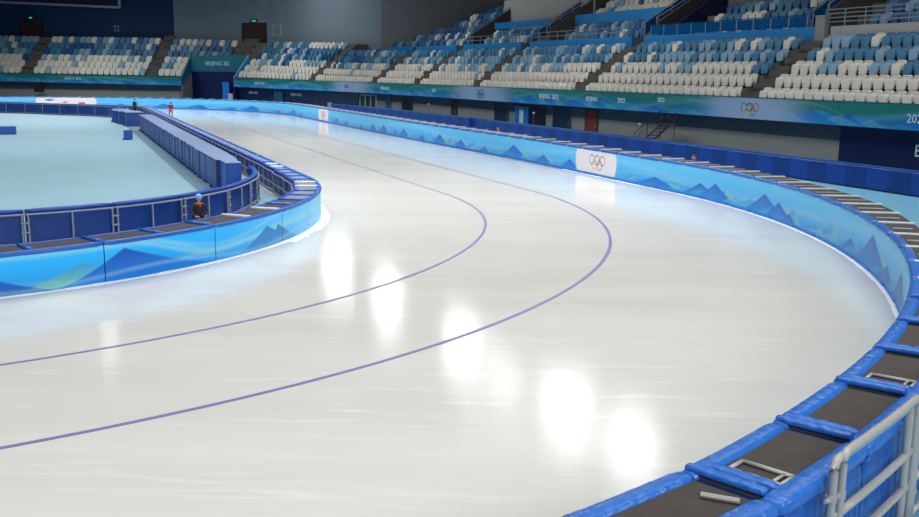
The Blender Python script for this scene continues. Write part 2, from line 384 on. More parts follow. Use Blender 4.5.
# ---------------------------------------------------------------- outer crash pads
HO=1.37
def rr(o0,o1,z0,z1,r,bul=0.):
    """rounded-rectangle profile"""
    return [(o0,z0+r),(o0-bul,(z0+z1)/2),(o0,z1-r),(o0+r*.35,z1-r*.3),(o0+r,z1),((o0+o1)/2,z1+bul*.6),(o1-r,z1),(o1-r*.35,z1-r*.3),(o1,z1-r),(o1+bul,(z0+z1)/2),(o1,z0+r),(o1-r,z0),(o0+r,z0)]
def wrinkled(mb,path,a0,a1,o0,o1,z0,z1,r,n,amp,seed):
    q=random.Random(seed); ph=q.random()*6
    def prof(a):
        e=min(a-a0,a1-a); s=1-.25*max(0,1-e/.12); k=amp*(math.sin(a*27+ph)*.35+abs(math.sin(a*23+ph*2))*.9-.3)*q.uniform(.5,1.1)
        zc=(z0+z1)/2; oc=(o0+o1)/2
        return [(oc+(o-oc)*s+ (k if i%2 else -k*.4),zc+(z-zc)*s+k*.7) for i,(o,z) in enumerate(rr(o0,o1,z0,z1,r))]
    mb.sweep(path,lin(a0,a1,n),prof)
PL=1.85; amin=-36.45-PL*4; NP=int((150-amin)/PL)
near_g='outer crash pads round the ice'
kring=int((6.5-amin)/PL)
for i in range(NP):
    a0=amin+i*PL+.012; a1=a0+PL-.024; am=(a0+a1)/2
    q=outer(am,.5); root=empty('crash_pad',(q[0],q[1],0))
    d=i-kring; 
    top='dark-topped' if a0<-4 else 'frost-topped'
    if 3.7-PL<a0<8.6: kk_=int((a0-(3.7-PL))/PL); lab='outer crash pad carrying '+('the near edge','the near half','the far half','the far edge')[min(3,kk_)]+' of the white rings panel'
    elif d>0: lab=f'{top} mountain-print outer crash pad, {ordn(d)} leftwards from the white rings panel'
    else: lab=f'{top} mountain-print outer crash pad, {ordn(-d)} rightwards from the white rings panel'
    tag(root,lab,'crash pad',near_g)
    px=.02 if (2<a0<9) else (.035 if a0<30 else .07)
    painted('printed_cover',outer,a0-.012,a1+.012,-.005,.12,1.27,outer_art,px,MT['cover'],root,v0=.12)
    n=40 if a0<-24 else (10 if a0<10 else 4)
    mb=MB(); wrinkled(mb,outer,a0,a1,-.02,.30,0.,.14,.03,n,.006,i); mb.build('kick_strip',MT['kick'],root,smooth=False)
    mb=MB(); wrinkled(mb,outer,a0,a1,-.03,.19,1.22,HO,.05,n,.013 if a0<-20 else .004,i+100); mb.build('top_bumper',MT['bluetrim'] if a0<0 else MT['bluepad'],root,smooth=True)
    if a0<-20: w1=.80
    else: w1=.80+.45*min(1,(a0+20)/6.)
    wf=(lambda a:.80+.45*max(0,min(1,(a+20)/6.)))
    mb=MB(); mb.sweep(outer,lin(a0,a1,6),lambda a:[(.1,.02),(wf(a)-.02,.02),(wf(a)-.02,1.30),(.17,1.30),(.17,1.1),(.1,1.1)]); mb.build('foam_core',MT['navy'],root)
    mb=MB(); mb.sweep(outer,lin(a0+.04,a1-.04,6),lambda a:[(.17,1.301),(wf(a),1.301),(wf(a),1.325),(.17,1.325)]); mb.build('top_mat',MT['rubber'] if a0<14 else MT['frost'],root)
    # outer bumper + skirt
    if a0<-20:
        mb=MB(); wrinkled(mb,outer,a0-.01,a1+.01,.78,1.04,1.20,HO-.0,.05,n,.012,i+300); mb.build('back_bumper',MT['bluetrim'],root,smooth=True)
        mb=MB(); wrinkled(mb,outer,a0,a1,.90,1.0,.05,1.22,.04,n,.010,i+500); mb.build('back_skirt',MT['bluepad'],root)
    else:
        mb=MB(); mb.sweep(outer,lin(a0,a1,4),lambda a:[(wf(a)-.02,.02),(wf(a)+.04,.02),(wf(a)+.04,1.31),(wf(a)-.02,1.31)]); mb.build('back_skirt',MT['navyoff'],root)
    # cross pieces at the joint a1 side
    if a0<-26:
        for k,(da,zz) in enumerate(((.075,1.39),(.275,1.365))):
            mb=MB(); wrinkled(mb,(lambda o,da_:outer(a0+da_,o)),.02,.82,da-.066,da+.066,zz-.055,zz+.025,.03,26,.010,i*3+k)
            mb.build('cross_bolster',MT['bluetrim'],root,smooth=True)
    else:
        mb=MB(); pts=[(*outer(a0+.02,o),1.35) for o in lin(.10,wf(a0)+.02,3)]
        q0=[Vector(p) for p in pts]; mb.tube(q0,.035 if a0<10 else .03,6); mb.build('cross_strap',MT['strap'],root)
        if -26<=a0<2:
            mb=MB(); mb.tube([(*outer(a0+PL*.5,o),1.345) for o in lin(.25,wf(a0)-.1,3)],.018,6); mb.build('support_bar',MT['steel'],root)
    j=round((a0+36.45)/PL)
    if a0<-26 and j in (0,2,4):
        mb=MB(); b0=a0+.36; b1=a0+.62
        P=[(*outer(b0,.28),1.35),(*outer(b1,.28),1.35),(*outer(b1,.80),1.35),(*outer(b0,.80),1.35)]
        for k in range(3):
            mb.tube([P[k],P[k+1]],.022,6)
        mb.tube([P[3],P[0]],.022,6)
        mb.tube([((P[2][0]+P[1][0]*.2)/1.2,(P[2][1]+P[1][1]*.2)/1.2,1.35),((P[3][0]+P[0][0]*.2)/1.2,(P[3][1]+P[0][1]*.2)/1.2,1.35)],.018,6)
        mb.build('support_frame',MT['steel'],root,smooth=True)
    if j==-1:
        mb=MB(); mb.tube([(*outer(a0+PL-.35,.45),1.36),(*outer(a0+PL-.22,.75),1.36)],.025,6); mb.build('support_frame',MT['steel'],root)
# ---------------------------------------------------------------- inner crash pads
HI=1.0; IL=3.3; a=-15.87-IL*4; k=0
joints=[]
seamsI=[-15.87-IL*j for j in range(4,-1,-1)]+[-12.5,-9.2,-6.9,-4.4,-1.9]
x=-1.9
while x<86: x+=2.5; seamsI.append(x)
for i in range(len(seamsI)-1):
    a0=seamsI[i]+.012;a1=seamsI[i+1]-.012;am=(a0+a1)/2
    q=inner(am,-.5); root=empty('crash_pad',(q[0],q[1],0))
    d=i-5
    if a1<-7: lab=f'bright blue inner crash pad with mountain print, {ordn(10-i)} leftwards from the bend tip' if i<10 else ''
    else: lab=f'blue inner crash pad with grey rail behind, {ordn(i-4)} beyond the bend tip'
    tag(root,lab,'crash pad','inner crash pads round the infield')
    w=lambda a:float(np.interp(a,[-12,-6,0,6],[1.08,1.0,.85,.62]))
    near=a0<6
    painted('printed_cover',inner,a0,a1,.005,.0,.93,inner_art,.03 if a0<0 else .1,MT['cover'],root)
    n=20 if near else 6
    inv=lambda t,o:inner(t,-o)
    mb=MB(); wrinkled(mb,inv,a0,a1,-.03,.14,.88,HI+.01,.045,n,.008,i+700); mb.build('top_bumper',MT['bluepad'],root,smooth=True)
    mb=MB(); wrinkled(mb,inv,a0,a1,w(am)-.12,w(am)+.02,.86,HI,.04,n,.006,i+800); mb.build('back_bumper',MT['navyoff'],root,smooth=True)
    mb=MB(); mb.sweep(inv,lin(a0,a1,8),lambda a:[(.05,.01),(w(am)-.03,.01),(w(am)-.03,.92),(.05,.92)]); mb.build('foam_core',MT['navy'],root)
    halves=2 if a0<6 else 1
    for h in range(halves):
        b0=a0+(a1-a0)*h/halves+.05; b1=a0+(a1-a0)*(h+1)/halves-.05
        mb=MB(); mb.sweep(inv,lin(b0,b1,5),lambda a:[(.13,.925),(w(am)-.11,.925),(w(am)-.11,.965),(.13,.965)]); mb.build('top_mat',MT['rubber'] if a0<-7.5 else (MT['frost'] if a0<2 else MT['boxtop']),root)
        if near:
            mb=MB(); mb.tube([(*inv(b0-.03,o),.985) for o in lin(.10,w(am)-.02,3)],.05,7); mb.build('cross_strap',MT['bluetrim'] if (i+h)%3 else MT['strap'],root,smooth=True)
    if a0>-7:
        off=w(am)+.06
        for zz in (.86,.42,.10):
            mb=MB(); mb.tube([(*inv(t,off),zz) for t in lin(a0,a1,5)],.028,6); mb.build('back_rail',MT['greyrail'],root)
        for t in (a0+.1,(a0+a1)/2,a1-.1):
            mb=MB(); mb.tube([(*inv(t,off),.03),(*inv(t,off),.88)],.025,6); mb.build('rail_post',MT['greyrail'],root)
# ---------------------------------------------------------------- infield fence (padded barrier panels)
def catmull(pts,n=8):
    P=[np.array(p,float) for p in pts]; P=[2*P[0]-P[1]]+P+[2*P[-1]-P[-2]]; out=[]
    for i in range(1,len(P)-2):
        for k in range(n):
            t=k/n; out.append(.5*((2*P[i])+(-P[i-1]+P[i+1])*t+(2*P[i-1]-5*P[i]+4*P[i+1]-P[i+2])*t*t+(-P[i-1]+3*P[i]-3*P[i+1]+P[i+2])*t**3))
    out.append(P[-2]); return np.array(out)
def pathfn(pts):
    W=catmull(pts,10); d=np.r_[0,np.cumsum(np.hypot(*np.diff(W,axis=0).T))]
    tx=np.gradient(W[:,0]);ty=np.gradient(W[:,1]);l=np.hypot(tx,ty);tx/=l;ty/=l
    def f(t,o=0.):
        return np.array([np.interp(t,d,W[:,0])+o*np.interp(t,d,ty),np.interp(t,d,W[:,1])-o*np.interp(t,d,tx)])
    return f,float(d[-1])
FZ=1.12
def fence(f,Ltot,ml,group,labf,hgt,post=1,big=True,sgn=1):
    n=int(Ltot/ml)
    for i in range(n):
        a0=i*ml+.02;a1=(i+1)*ml-.02
        q=f((a0+a1)/2); root=empty('padded_barrier',(q[0],q[1],0)); tag(root,labf(i,n),'barrier',group)
        s=sgn
        mb=MB(); mb.sweep(f,lin(a0,a1,6),lambda a:[(0,.03),(s*.12,.03),(s*.12,hgt-.1),(0,hgt-.1)]); mb.build('padded_panel',MT['navy'],root)
        mb=MB(); wrinkled(mb,(lambda t,o:f(t,s*o)),a0,a1,-.05,.16,hgt-.12,hgt,.04,8,.004,i); mb.build('top_bumper',MT['navyoff'],root,smooth=True)
        for zz in (hgt-.14,.14):
            mb=MB(); mb.tube([(*f(t,s*.20),zz) for t in lin(a0,a1,6)],.03,6); rl=mb.build('rail',MT['greyrail'],root)
        for t in ((a0+.06,(a0+a1)/2,a1-.06) if post else ((a0+a1)/2,)):
            mb=MB(); mb.tube([(*f(t,s*.20),.01),(*f(t,s*.20),hgt-.15)],.032,6); mb.build('post',MT['greyrail'],root)
        if big:
            mb=MB(); p=f(a1+.02,s*.22)
            for zz in (.45,.72): mb.tube([(*f(a1-.1,s*.23),zz),(*f(a1+.12,s*.23),zz)],.03,6)
            mb.build('clamp',MT['greyrail'],rl)
fpts=[sd(*p) for p in ((34.5,-15),(32,-11),(30.3,-7.5),(29.5,-4.2),(29.4,-1.9),(30.0,.45),(31.2,2.65),(33.4,4.8),(36.2,6.2),(38.7,6.85),(41.3,7.0))]
ff,fl=pathfn(fpts)
fence(ff,fl,2.5,'padded barriers round the near end of the infield',lambda i,n:f'navy padded barrier with grey rails, {ordn(n-i)} from the box row end',1.1)
gpts=[sd(*p) for p in ((104.5,5.7),(107.5,4.9),(111.2,2.6),(114.6,-.6),(117.8,-3.6),(120.3,-6.8),(122.5,-12),(124,-20),(124,-30))]
gf,gl=pathfn(gpts)
fence(gf,gl,2.6,'padded barriers along the far end of the infield',lambda i,n:f'far navy padded barrier with grey posts, {ordn(i+1)} leftwards from the far corner',1.25,post=0,big=False,sgn=-1)
# ---------------------------------------------------------------- row of foam blocks beside the infield
def block(s0,s1,d0,d1,h,lab,group,name='foam_block',shade=False,top=True,skew=0.):
    c=sd((s0+s1)/2,(d0+d1)/2); root=empty(name,(c[0],c[1],0),A0); tag(root,lab,'foam block',group)
    l=(s1-s0)/2-.015; w=(d1-d0)/2
    # local x along straight, local -y towards +D
    me=bpy.data.meshes.new('cover'); bm=bmesh.new(); bmesh.ops.create_cube(bm,size=1)
    for v in bm.verts:
        v.co=Vector((v.co.x*2*l,v.co.y*2*w,(v.co.z+.5)*(h-.05)+.02)); v.co.y+=v.co.x*skew
    bmesh.ops.bevel(bm,geom=bm.edges[:],offset=.04,segments=2,affect='EDGES'); bm.to_mesh(me); bm.free()
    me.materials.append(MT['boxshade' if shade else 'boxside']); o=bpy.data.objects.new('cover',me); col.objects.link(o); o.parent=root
    if top:
        me=bpy.data.meshes.new('top_sheet'); bm=bmesh.new(); bmesh.ops.create_cube(bm,size=1)
        for v in bm.verts: v.co=Vector((v.co.x*(2*l+.01),v.co.y*(2*w+.03),v.co.z*.05+h-.02)); v.co.y+=v.co.x*skew
        bmesh.ops.bevel(bm,geom=bm.edges[:],offset=.015,segments=1,affect='EDGES'); bm.to_mesh(me); bm.free()
        me.materials.append(MT['boxtop']); o=bpy.data.objects.new('top_sheet',me); col.objects.link(o); o.parent=root
    mb=MB(); 
    for sx in (-1,1): mb.box(sx*l*.7-.04,sx*l*.7+.04,w-.01,w+.10,.0,.10)
    o=mb.build('foot',MT['boxshade'],root,local=False)
    return root
r=random.Random(9); s=39.4; i=0
lens=[1.6,1.6,2.0,1.9,1.7]
while s<84:
    l=lens[i] if i<5 else r.uniform(1.0,1.25)
    dd=[.0,-.05,.04][i%3]*.6
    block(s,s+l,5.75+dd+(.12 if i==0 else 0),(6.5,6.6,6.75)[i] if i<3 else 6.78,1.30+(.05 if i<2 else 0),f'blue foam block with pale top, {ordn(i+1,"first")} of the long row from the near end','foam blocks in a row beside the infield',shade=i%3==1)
    s+=l; i+=1
for j,(s0,d0,l,h) in enumerate(((90.5,5.0,1.5,1.25),(92.3,4.9,1.5,1.25),(94.2,4.6,1.4,1.2),(96.2,4.4,1.4,1.2),(98.2,4.2,1.4,1.15),(100.2,4.4,1.4,1.15))):
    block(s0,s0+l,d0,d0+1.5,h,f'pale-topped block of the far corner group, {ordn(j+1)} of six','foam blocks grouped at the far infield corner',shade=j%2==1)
block(73.2,73.75,3.85,4.45,.72,'small blue foam block standing alone on the pale infield ice','loose foam blocks on the infield',name='foam_block',top=False)
block(80.9,82.3,-7.6,-3.5,.62,'low wide blue foam block on the infield at the left edge','loose foam blocks on the infield',name='foam_block',top=False)
# ---------------------------------------------------------------- second blue barrier in front of the stand
f2,f2L=pathfn([sd(*p) for p in ((14,33.9),(40,33.95),(65,33.95),(85,33.8),(100,33.1),(111,32.0),(119,30.6))])
_f2=f2; f2=lambda t,o=0.:_f2(t-14,o)
s=16.; i=0
while s<f2L+12.5:
    l=1.28; gap=77.0<s<80.4
    q=f2(s+l/2,.15); root=empty('padded_barrier',(q[0],q[1],0))
    o0=.3 if gap else 0.
    tag(root,f'navy padded block {"set back" if gap else "standing"} in the long barrier before the stand, {ordn(i+1,"rightmost")} from the right','barrier','navy padded barriers in front of the stand')
    mb=MB(); mb.sweep(f2,[s+.006,s+l-.006],lambda t:[(o0,.02),(o0+.45,.02),(o0+.45,1.02),(o0+.06,1.02),(o0,.96)]); mb.build('cover',MT['navyoff' if i%2 else 'navy'],root,smooth=False)
    mb=MB(); mb.sweep(f2,[s+.003,s+l-.003],lambda t:[(o0+.03,1.02),(o0+.47,1.02),(o0+.47,1.05),(o0+.03,1.05)]); mb.build('top_edge',MT['kickd'],root)
    s+=l; i+=1
# end post and small lamp posts on the barrier
q=f2(f2L+14.3,.2); root=empty('end_post',(q[0],q[1],0)); tag(root,'pale grey end post closing the left end of the long navy barrier','post')
mb=MB(); mb.box(-.25,.25,-.25,.25,0,1.15,Matrix.Translation((q[0],q[1],0))); mb.build('post_body',MT['palewall'],root)
mb=MB(); mb.box(-.28,.28,-.28,.28,1.15,1.2,Matrix.Translation((q[0],q[1],0))); mb.build('post_cap',MT['greyrail'],root)
# ---------------------------------------------------------------- grandstands
NR=6
def terr(name,t0,t1,k0,k1,m,ext=0.):
    """stepped concrete terrace rows k0..k1-1"""
    def prof(t):
        p=[]
        for k in range(k0,k1):
            p+= [(k*TREAD,zrow(t,k)),((k+1)*TREAD,zrow(t,k))]
        p[0]=(k0*TREAD,p[0][1]); 
        if ext: p[-1]=(k1*TREAD+ext,p[-1][1])
        zb=zrow(t,k0)-.9
        p[0]=(k0*TREAD+.11,p[0][1]); p=[(k0*TREAD+.11,zb)]+p+[(p[-1][0],p[-1][1]-.9)]
        return p
    mb=MB(); n=max(1,int((t1-t0)/.8)); mb.sweep(stand,lin(t0,t1,n),prof); return struct(name,mb,m)
terr('grandstand_terrace',2,141.8,0,5,MT['concrete'],1.6)
terr('grandstand_terrace',121,141.8,5,7,MT['concrete'],.6)
terr('grandstand_terrace',141.8,151.2,3,7,MT['concrete'],.6)
terr('grandstand_terrace',151.2,196,0,7,MT['concrete'],.6)
AISLES=[38.6,58.5,77.5,91.9,103.6,121.7,143.9]
AN=['nearest','second','third','fourth','fifth','sixth','seventh']
def stair(t,w,k0,k1,lab,top=None):
    q=stand(t,k0*TREAD); root=empty('stair_flight',(q[0],q[1],zrow(t,k0))); tag(root,lab,'stairs','stair aisles between the seat sections')
    def prof(tt):
        p=[];n=(k1-k0)*3
        z=zrow(t,k0)+.004
        for j in range(n):
            o=k0*TREAD+j*TREAD/3; zz=z+(rise(t)/3)*j
            p+=[(o,zz+.02),(o+TREAD/3,zz+.02)]
        p[0]=(k0*TREAD+.13,p[0][1]); return [(k0*TREAD+.13,z-.3)]+p+[(p[-1][0],p[-1][1]-.6)]
    mb=MB(); mb.sweep(stand,[t-w/2,t,t+w/2],prof); mb.build('steps',MT['stepc'],root)
    return root
for i,t in enumerate(AISLES[:6]):
    stair(t,1.7,0,5 if i<5 else 6,f'dim concrete stair aisle, {AN[i]} from the right edge of the lower stand')
stair(143.9,1.6,3,7,'dim concrete stair aisle below the brown door beside the green entrance portal')
stair(156.2,1.8,0,7,'dim concrete stair aisle left of the green entrance portal')
stair(177.0,1.9,0,6,'dim concrete stair aisle below the brown door at far left')
# fascia banners
FT=[(8,37.7-4.9,'right of the nearest rings')]
cuts=[8,30.5,44.5,57,70,82,95,108,124,141.8]
flabs=['deep green stretch with the clipped year','pale stretch with the large rings','green stretch left of the large rings','teal stretch above the dark red door','stretch above the navy doorway','pale stretch with the small far rings','teal stretch above the dark stair window','pale stretch with violet lettering','last stretch before the entrance portal']
def text(body,size,loc,rot,m,parent,name='lettering'):
    cu=bpy.data.curves.new(name,'FONT'); cu.body=body; cu.size=size; cu.align_x='CENTER'; cu.align_y='CENTER'; cu.extrude=.01; cu.resolution_u=2
    tmp=bpy.data.objects.new('t',cu); col.objects.link(tmp)
    dg=bpy.context.evaluated_depsgraph_get(); me=bpy.data.meshes.new_from_object(tmp.evaluated_get(dg)); bpy.data.objects.remove(tmp)
    me.materials.clear(); me.materials.append(m)
    o=bpy.data.objects.new(name,me); col.objects.link(o)
    W=Matrix.Translation(loc)@Matrix.Rotation(rot,4,'Z')@Matrix.Rotation(PI/2,4,'X')
    o.parent=parent; o.matrix_basis=_w(parent).inverted()@W
    return o
def fascia(t0,t1,lab,texts=()):
    q=stand((t0+t1)/2,0); root=empty('fascia_banner',(q[0],q[1],2.5)); tag(root,'printed fascia banner on the stand front, '+lab,'banner','printed fascia banners along the stand front')
    painted('printed_face',stand,t0+.01,t1-.01,-.06,2.5,3.75,fascia_art,.05 if t1<50 else .08,MT['banner'],root,zfun=zlift)
    mb=MB(); mb.sweep(stand,lin(t0,t1,max(2,int((t1-t0)/.6))),lambda t:[(-.02,2.5+zlift(t)),(.1,2.5+zlift(t)),(.1,3.75+zlift(t)),(-.02,3.75+zlift(t))]); bk=mb.build('backing',MT['concdark'],root)
    mb=MB(); mb.sweep(stand,lin(t0,t1,max(2,int((t1-t0)/2))),lambda t:[(-.08,3.74+zlift(t)),(.12,3.74+zlift(t)),(.12,3.79+zlift(t)),(-.08,3.79+zlift(t))]); mb.build('capping',MT['doorteal'],root)
    for (b,t,sz,z,mm) in texts:
        p=stand(t,-.085); text(b,sz,(p[0],p[1],z+zlift(t)),stand_rot(t),mm,bk)
TX={0:[('2022',25.4,.62,3.05,MT['lettw'])],2:[('BEIJING 2022',47.3,.4,3.3,MT['lettw'])],3:[('BEIJING  2022',62.2,.55,3.15,MT['lettw'])],4:[],5:[('2022',86,.5,3.15,MT['lettw'])],6:[('BEIJING 2022',99,.45,3.15,MT['lettw'])],7:[('2022',110.1,.6,3.2,MT['lettp'])],8:[('BEIJING 2022',135,.5,3.15,MT['lettw'])]}
TX[2]=[('2022',46.8,.42,3.35,MT['lettw']),('BEIJING',55.6,.5,3.15,MT['lettw']),('2022',51.6,.5,3.15,MT['lettw'])]
for i in range(9): fascia(cuts[i],cuts[i+1],flabs[i],TX.get(i,()))
fascia(151.2,172,'left stand, stretch next to the entrance portal',[('BEIJING 2022',169,.5,3.2,MT['lettw'])])
fascia(172,196,'left stand, stretch at the left edge')
# under-stand walls
def uwall(name,t0,t1,off,z0,z1,m,zl=False,th=.2):
    mb=MB(); mb.sweep(stand,lin(t0,t1,max(2,int((t1-t0)/2))),lambda t:[(off,z0),(off+th,z0),(off+th,z1+(zlift(t) if zl else 0)),(off,z1+(zlift(t) if zl else 0))]); return struct(name,mb,m)
uwall('wall_right',2,141.8,.75,0,1.62,MT['wall_low'])
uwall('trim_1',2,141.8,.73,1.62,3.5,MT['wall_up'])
uwall('wall_left',151.2,196,.75,0,1.7,MT['wall_low'])
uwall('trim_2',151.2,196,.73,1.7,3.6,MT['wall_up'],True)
def panel(name,t0,t1,z0,z1,m,lab,cat,off=.63,texts=(),frame=None,handle=False,extra=None,group=None):
    q=stand((t0+t1)/2,off); root=empty(name,(q[0],q[1],z0)); tag(root,lab,cat,group)
    n=max(1,int(abs(t1-t0)/3))
    mb=MB(); mb.sweep(stand,lin(t0,t1,n),lambda t:[(off,z0),(off+.08,z0),(off+.08,z1),(off,z1)]); leaf=mb.build('door_leaf' if 'door' in name else 'panel',m,root)
    if frame:
        mb=MB()
        for (a,b,c,d) in ((t0-.08,t0,z0,z1+.08),(t1,t1+.08,z0,z1+.08),(t0,t1,z1,z1+.08)):
            mb.sweep(stand,[a,b],lambda t:[(off-.03,c),(off+.1,c),(off+.1,d),(off-.03,d)])
        mb.build('frame',frame,root)
    if handle:
        mb=MB(); p=stand(t0+.15,off-.05); mb.tube([(p[0],p[1],z0+.95),(p[0],p[1],z0+1.15)],.02,6); mb.build('handle',MT['steel'],leaf)
    for (b,t,sz,z,mm) in texts:
        p=stand(t,off-.03); text(b,sz,(p[0],p[1],z),stand_rot(t),mm,leaf)
    return root
panel('wall_panel',2,31,0,2.48,MT['navydark'],'deep navy wall panel with pale year lettering at the right edge','panel',texts=[('BEIJING 2022',23.6,.85,1.45,MT['lettw'])])
p_=panel('wall_panel',108.2,131.5,0,2.48,MT['navydark'],'long navy panel under the stand, right of the teal door','panel',texts=[('BEIJING 2022',126.5,.5,1.75,MT['lettw'])])
panel('wall_panel',132.7,141.7,0,2.48,MT['navydark'],'navy panel with lettering between entrance portal and teal door','panel',texts=[('BEIJING 2022',138,.48,1.75,MT['lettw'])])
panel('service_door',129.9,132.3,0,2.1,MT['doorteal'],'teal door set in the long navy panels','door',off=.55,frame=MT['navydark'],handle=True)
panel('service_door',55.9,57.5,0,2.2,MT['doorred'],'dark red door under the stand','door',frame=MT['concdark'],handle=True)
panel('service_door',59.9,62.6,0,2.45,MT['doornavy'],'wide deep teal doorway left of the red door','door',frame=MT['wall_up'],handle=True)
panel('service_door',64.1,67.0,0,2.0,MT['black'],'black opening right of the blue framed booth','door',frame=MT['doornavy'])
bo=panel('booth',67.0,69.2,0,2.05,MT['parapet'],'small blue framed booth with a pale window','booth',off=.55,frame=MT['kick'])
mb=MB(); mb.sweep(stand,[67.7,68.4],lambda t:[(.51,.7),(.54,.7),(.54,1.9),(.51,1.9)]); mb.build('pale_window',MT['whitep'],bo)
panel('service_door',70.9,73.5,0,2.5,MT['doornavy'],'tall deep navy doorway left of the blue booth','door',frame=MT['wall_up'],handle=True)
panel('service_door',82.0,83.2,0,2.25,MT['doordark'],'narrow brown door under the far rings','door',frame=MT['concdark'],handle=True)
panel('service_door',93.1,95.7,0,2.4,MT['black'],'dark opening with a small stair inside','door',frame=MT['wall_up'])
panel('service_door',99.1,100.2,0,2.4,MT['doorteal'],'narrow blue door left of the dark stair opening','door',frame=MT['wall_up'],handle=True)
wn=panel('glazed_screen',103.1,107.9,0,2.3,MT['palewall'],'pale framed glazed screen with three dark panes','window',off=.65)
for k in range(3):
    b=103.5+k*1.5
    mb=MB(); mb.sweep(stand,[b,b+1.1],lambda t:[(.61,.3),(.64,.3),(.64,2.1),(.61,2.1)]); mb.build('pane',MT['black'],wn)
# steel stair at the wall
def steelstair(t0,t1):
    q=stand((t0+t1)/2,-.7); root=empty('steel_stair',(q[0],q[1],0)); tag(root,'black open steel stair with railings against the wall under the stand','stairs')
    mb=MB(); n=7
    P=lambda t,o,z:(*stand(t,o-1.1),z)
    ta,tb=t1-.3,t0+1.6
    for o in (.35,1.15): mb.tube([P(ta,o,.1),P(tb,o,1.75),P(t0,o,1.75)],.05,5)
    mb.build('stringer',MT['black'],root)
    for k in range(n):
        t=ta+(tb-ta)*(k+.5)/n; z=.15+1.6*(k+.5)/n
        mb=MB(); mb.box(-.16,.16,-.4,.4,z-.02,z+.02,Matrix.Translation((*stand(t,-.35),0))@Matrix.Rotation(stand_rot(t),4,'Z')); mb.build('tread',MT['black'],root)
    mb=MB(); mb.sweep(stand,[t0,tb],lambda t:[(-.75,1.74),(.05,1.74),(.05,1.79),(-.75,1.79)]); mb.build('landing',MT['black'],root)
    for o in (.35,):
        mb=MB(); mb.tube([P(ta+.5,o,1.0),P(tb,o,2.7),P(t0,o,2.7)],.03,5); mb.tube([P(ta+.5,o,.6),P(tb,o,2.25),P(t0,o,2.25)],.02,5); mb.build('handrail',MT['black'],root)
        for t,z0,z1 in ((ta+.5,0,1.),(ta-1,.6,1.8),(tb,0,2.7),(t0,0,2.7),(t0+.8,1.75,2.7)):
            mb=MB(); mb.tube([P(t,o,z0),P(t,o,z1)],.03,5); mb.build('stanchion',MT['black'],root)
steelstair(44.2,48.6)
# slim post lamps behind the barrier
for t,h,lab in ((38.2+27,1.9,'slim pale post beside the navy doorway behind the barrier'),(88.0,1.9,'slim pale post left of the narrow brown door'),(49.6,1.75,'slim pale post at the foot of the steel stair')):
    q=stand(t,.2); root=empty('slim_post',(q[0],q[1],0)); tag(root,lab,'post')
    mb=MB(); h=h-.25; mb.tube([(q[0],q[1],.02),(q[0],q[1],h)],.02,6); mb.build('pole',MT['greyrail'],root)
    mb=MB(); mb.box(-.15,.15,-.15,.15,0,.03,Matrix.Translation((q[0],q[1],0))); mb.build('base',MT['greyrail'],root)
    mb=MB(); mb.box(-.09,.09,-.06,.06,h,h+.14,Matrix.Translation((q[0],q[1],0))); mb.build('head',MT['whitep'],root)
# entrance portal at the far corner
root=empty('entrance_portal',(*stand(146.5,3.5),0)); tag(root,'green entrance portal with dark doorway between the two stands','portal')
mb=MB(); mb.sweep(stand,lin(141.9,151.1,4),lambda t:[(3.0,4.75),(3.3,4.75),(3.3,7.2),(3.0,7.2)],None); 
for v in mb.v: mb.c.append(None)
mb.c=[srgb(20,110,112) if v[2]>6 else srgb(24,96,130) for v in mb.v]; mb.build('green_header',MT['banner'],root)
p=stand(146.3,2.95); text('BEIJING 2022',.85,(p[0],p[1],6.0),stand_rot(146.3),MT['lettw'],root)
for t,lab in ((151.15,'side'),(141.85,'side')):
    mb=MB(); s_=.12
    def pr(tt): return [(0,2.5+zlift(t)),(0,3.78+zlift(t)),(3.2,7.25),(3.2,4.75)]
    mb.sweep(stand,[t-s_,t+s_],pr); mb.build('side_parapet',MT['parapet'] if t<145 else MT['doorteal'],root)
    mb=MB(); mb.tube([(*stand(t,0),3.84+zlift(t)),(*stand(t,3.2),7.3)],.07,6); mb.build('parapet_rail',MT['screenfr'],root)
mb=MB(); mb.sweep(stand,[151.0,151.3],lambda t:[(0.,0),(3.3,0),(3.3,4.7),(0,2.6)]); mb.build('side_wall',MT['concrete'],root)
mb=MB(); mb.sweep(stand,[141.7,142.0],lambda t:[(0.,0),(3.3,0),(3.3,4.7),(0,2.6)]); mb.build('side_wall',MT['navydark'],root)
mb=MB(); mb.sweep(stand,lin(141.9,151.1,4),lambda t:[(3.1,0),(3.25,0),(3.25,4.8),(3.1,4.8)]); mb.build('opening_fill',MT['navydark'],root)  # flat navy sheet stands in for the dark doorway opening
mb=MB(); mb.sweep(stand,[144.6,145.6],lambda t:[(2.4,0),(2.5,0),(2.5,3.2),(2.4,3.2)]); mb.build('blue_door',MT['kick'],root)
q=stand(143.9,1.6); rt=empty('white_stand',(q[0],q[1],0)); tag(rt,'small white notice stand beside the blue door of the portal','notice stand')
mb=MB(); mb.box(-.35,.35,-.05,.05,.5,1.5,Matrix.Translation((q[0],q[1],0))); mb.build('board',MT['whitep'],rt)
mb=MB()
for sx in(-.3,.3): mb.tube([(q[0]+sx,q[1]-.2,.02),(q[0]+sx,q[1],.8),(q[0]+sx,q[1]+.2,.02)],.03,5)
mb.build('leg',MT['whitep'],rt)
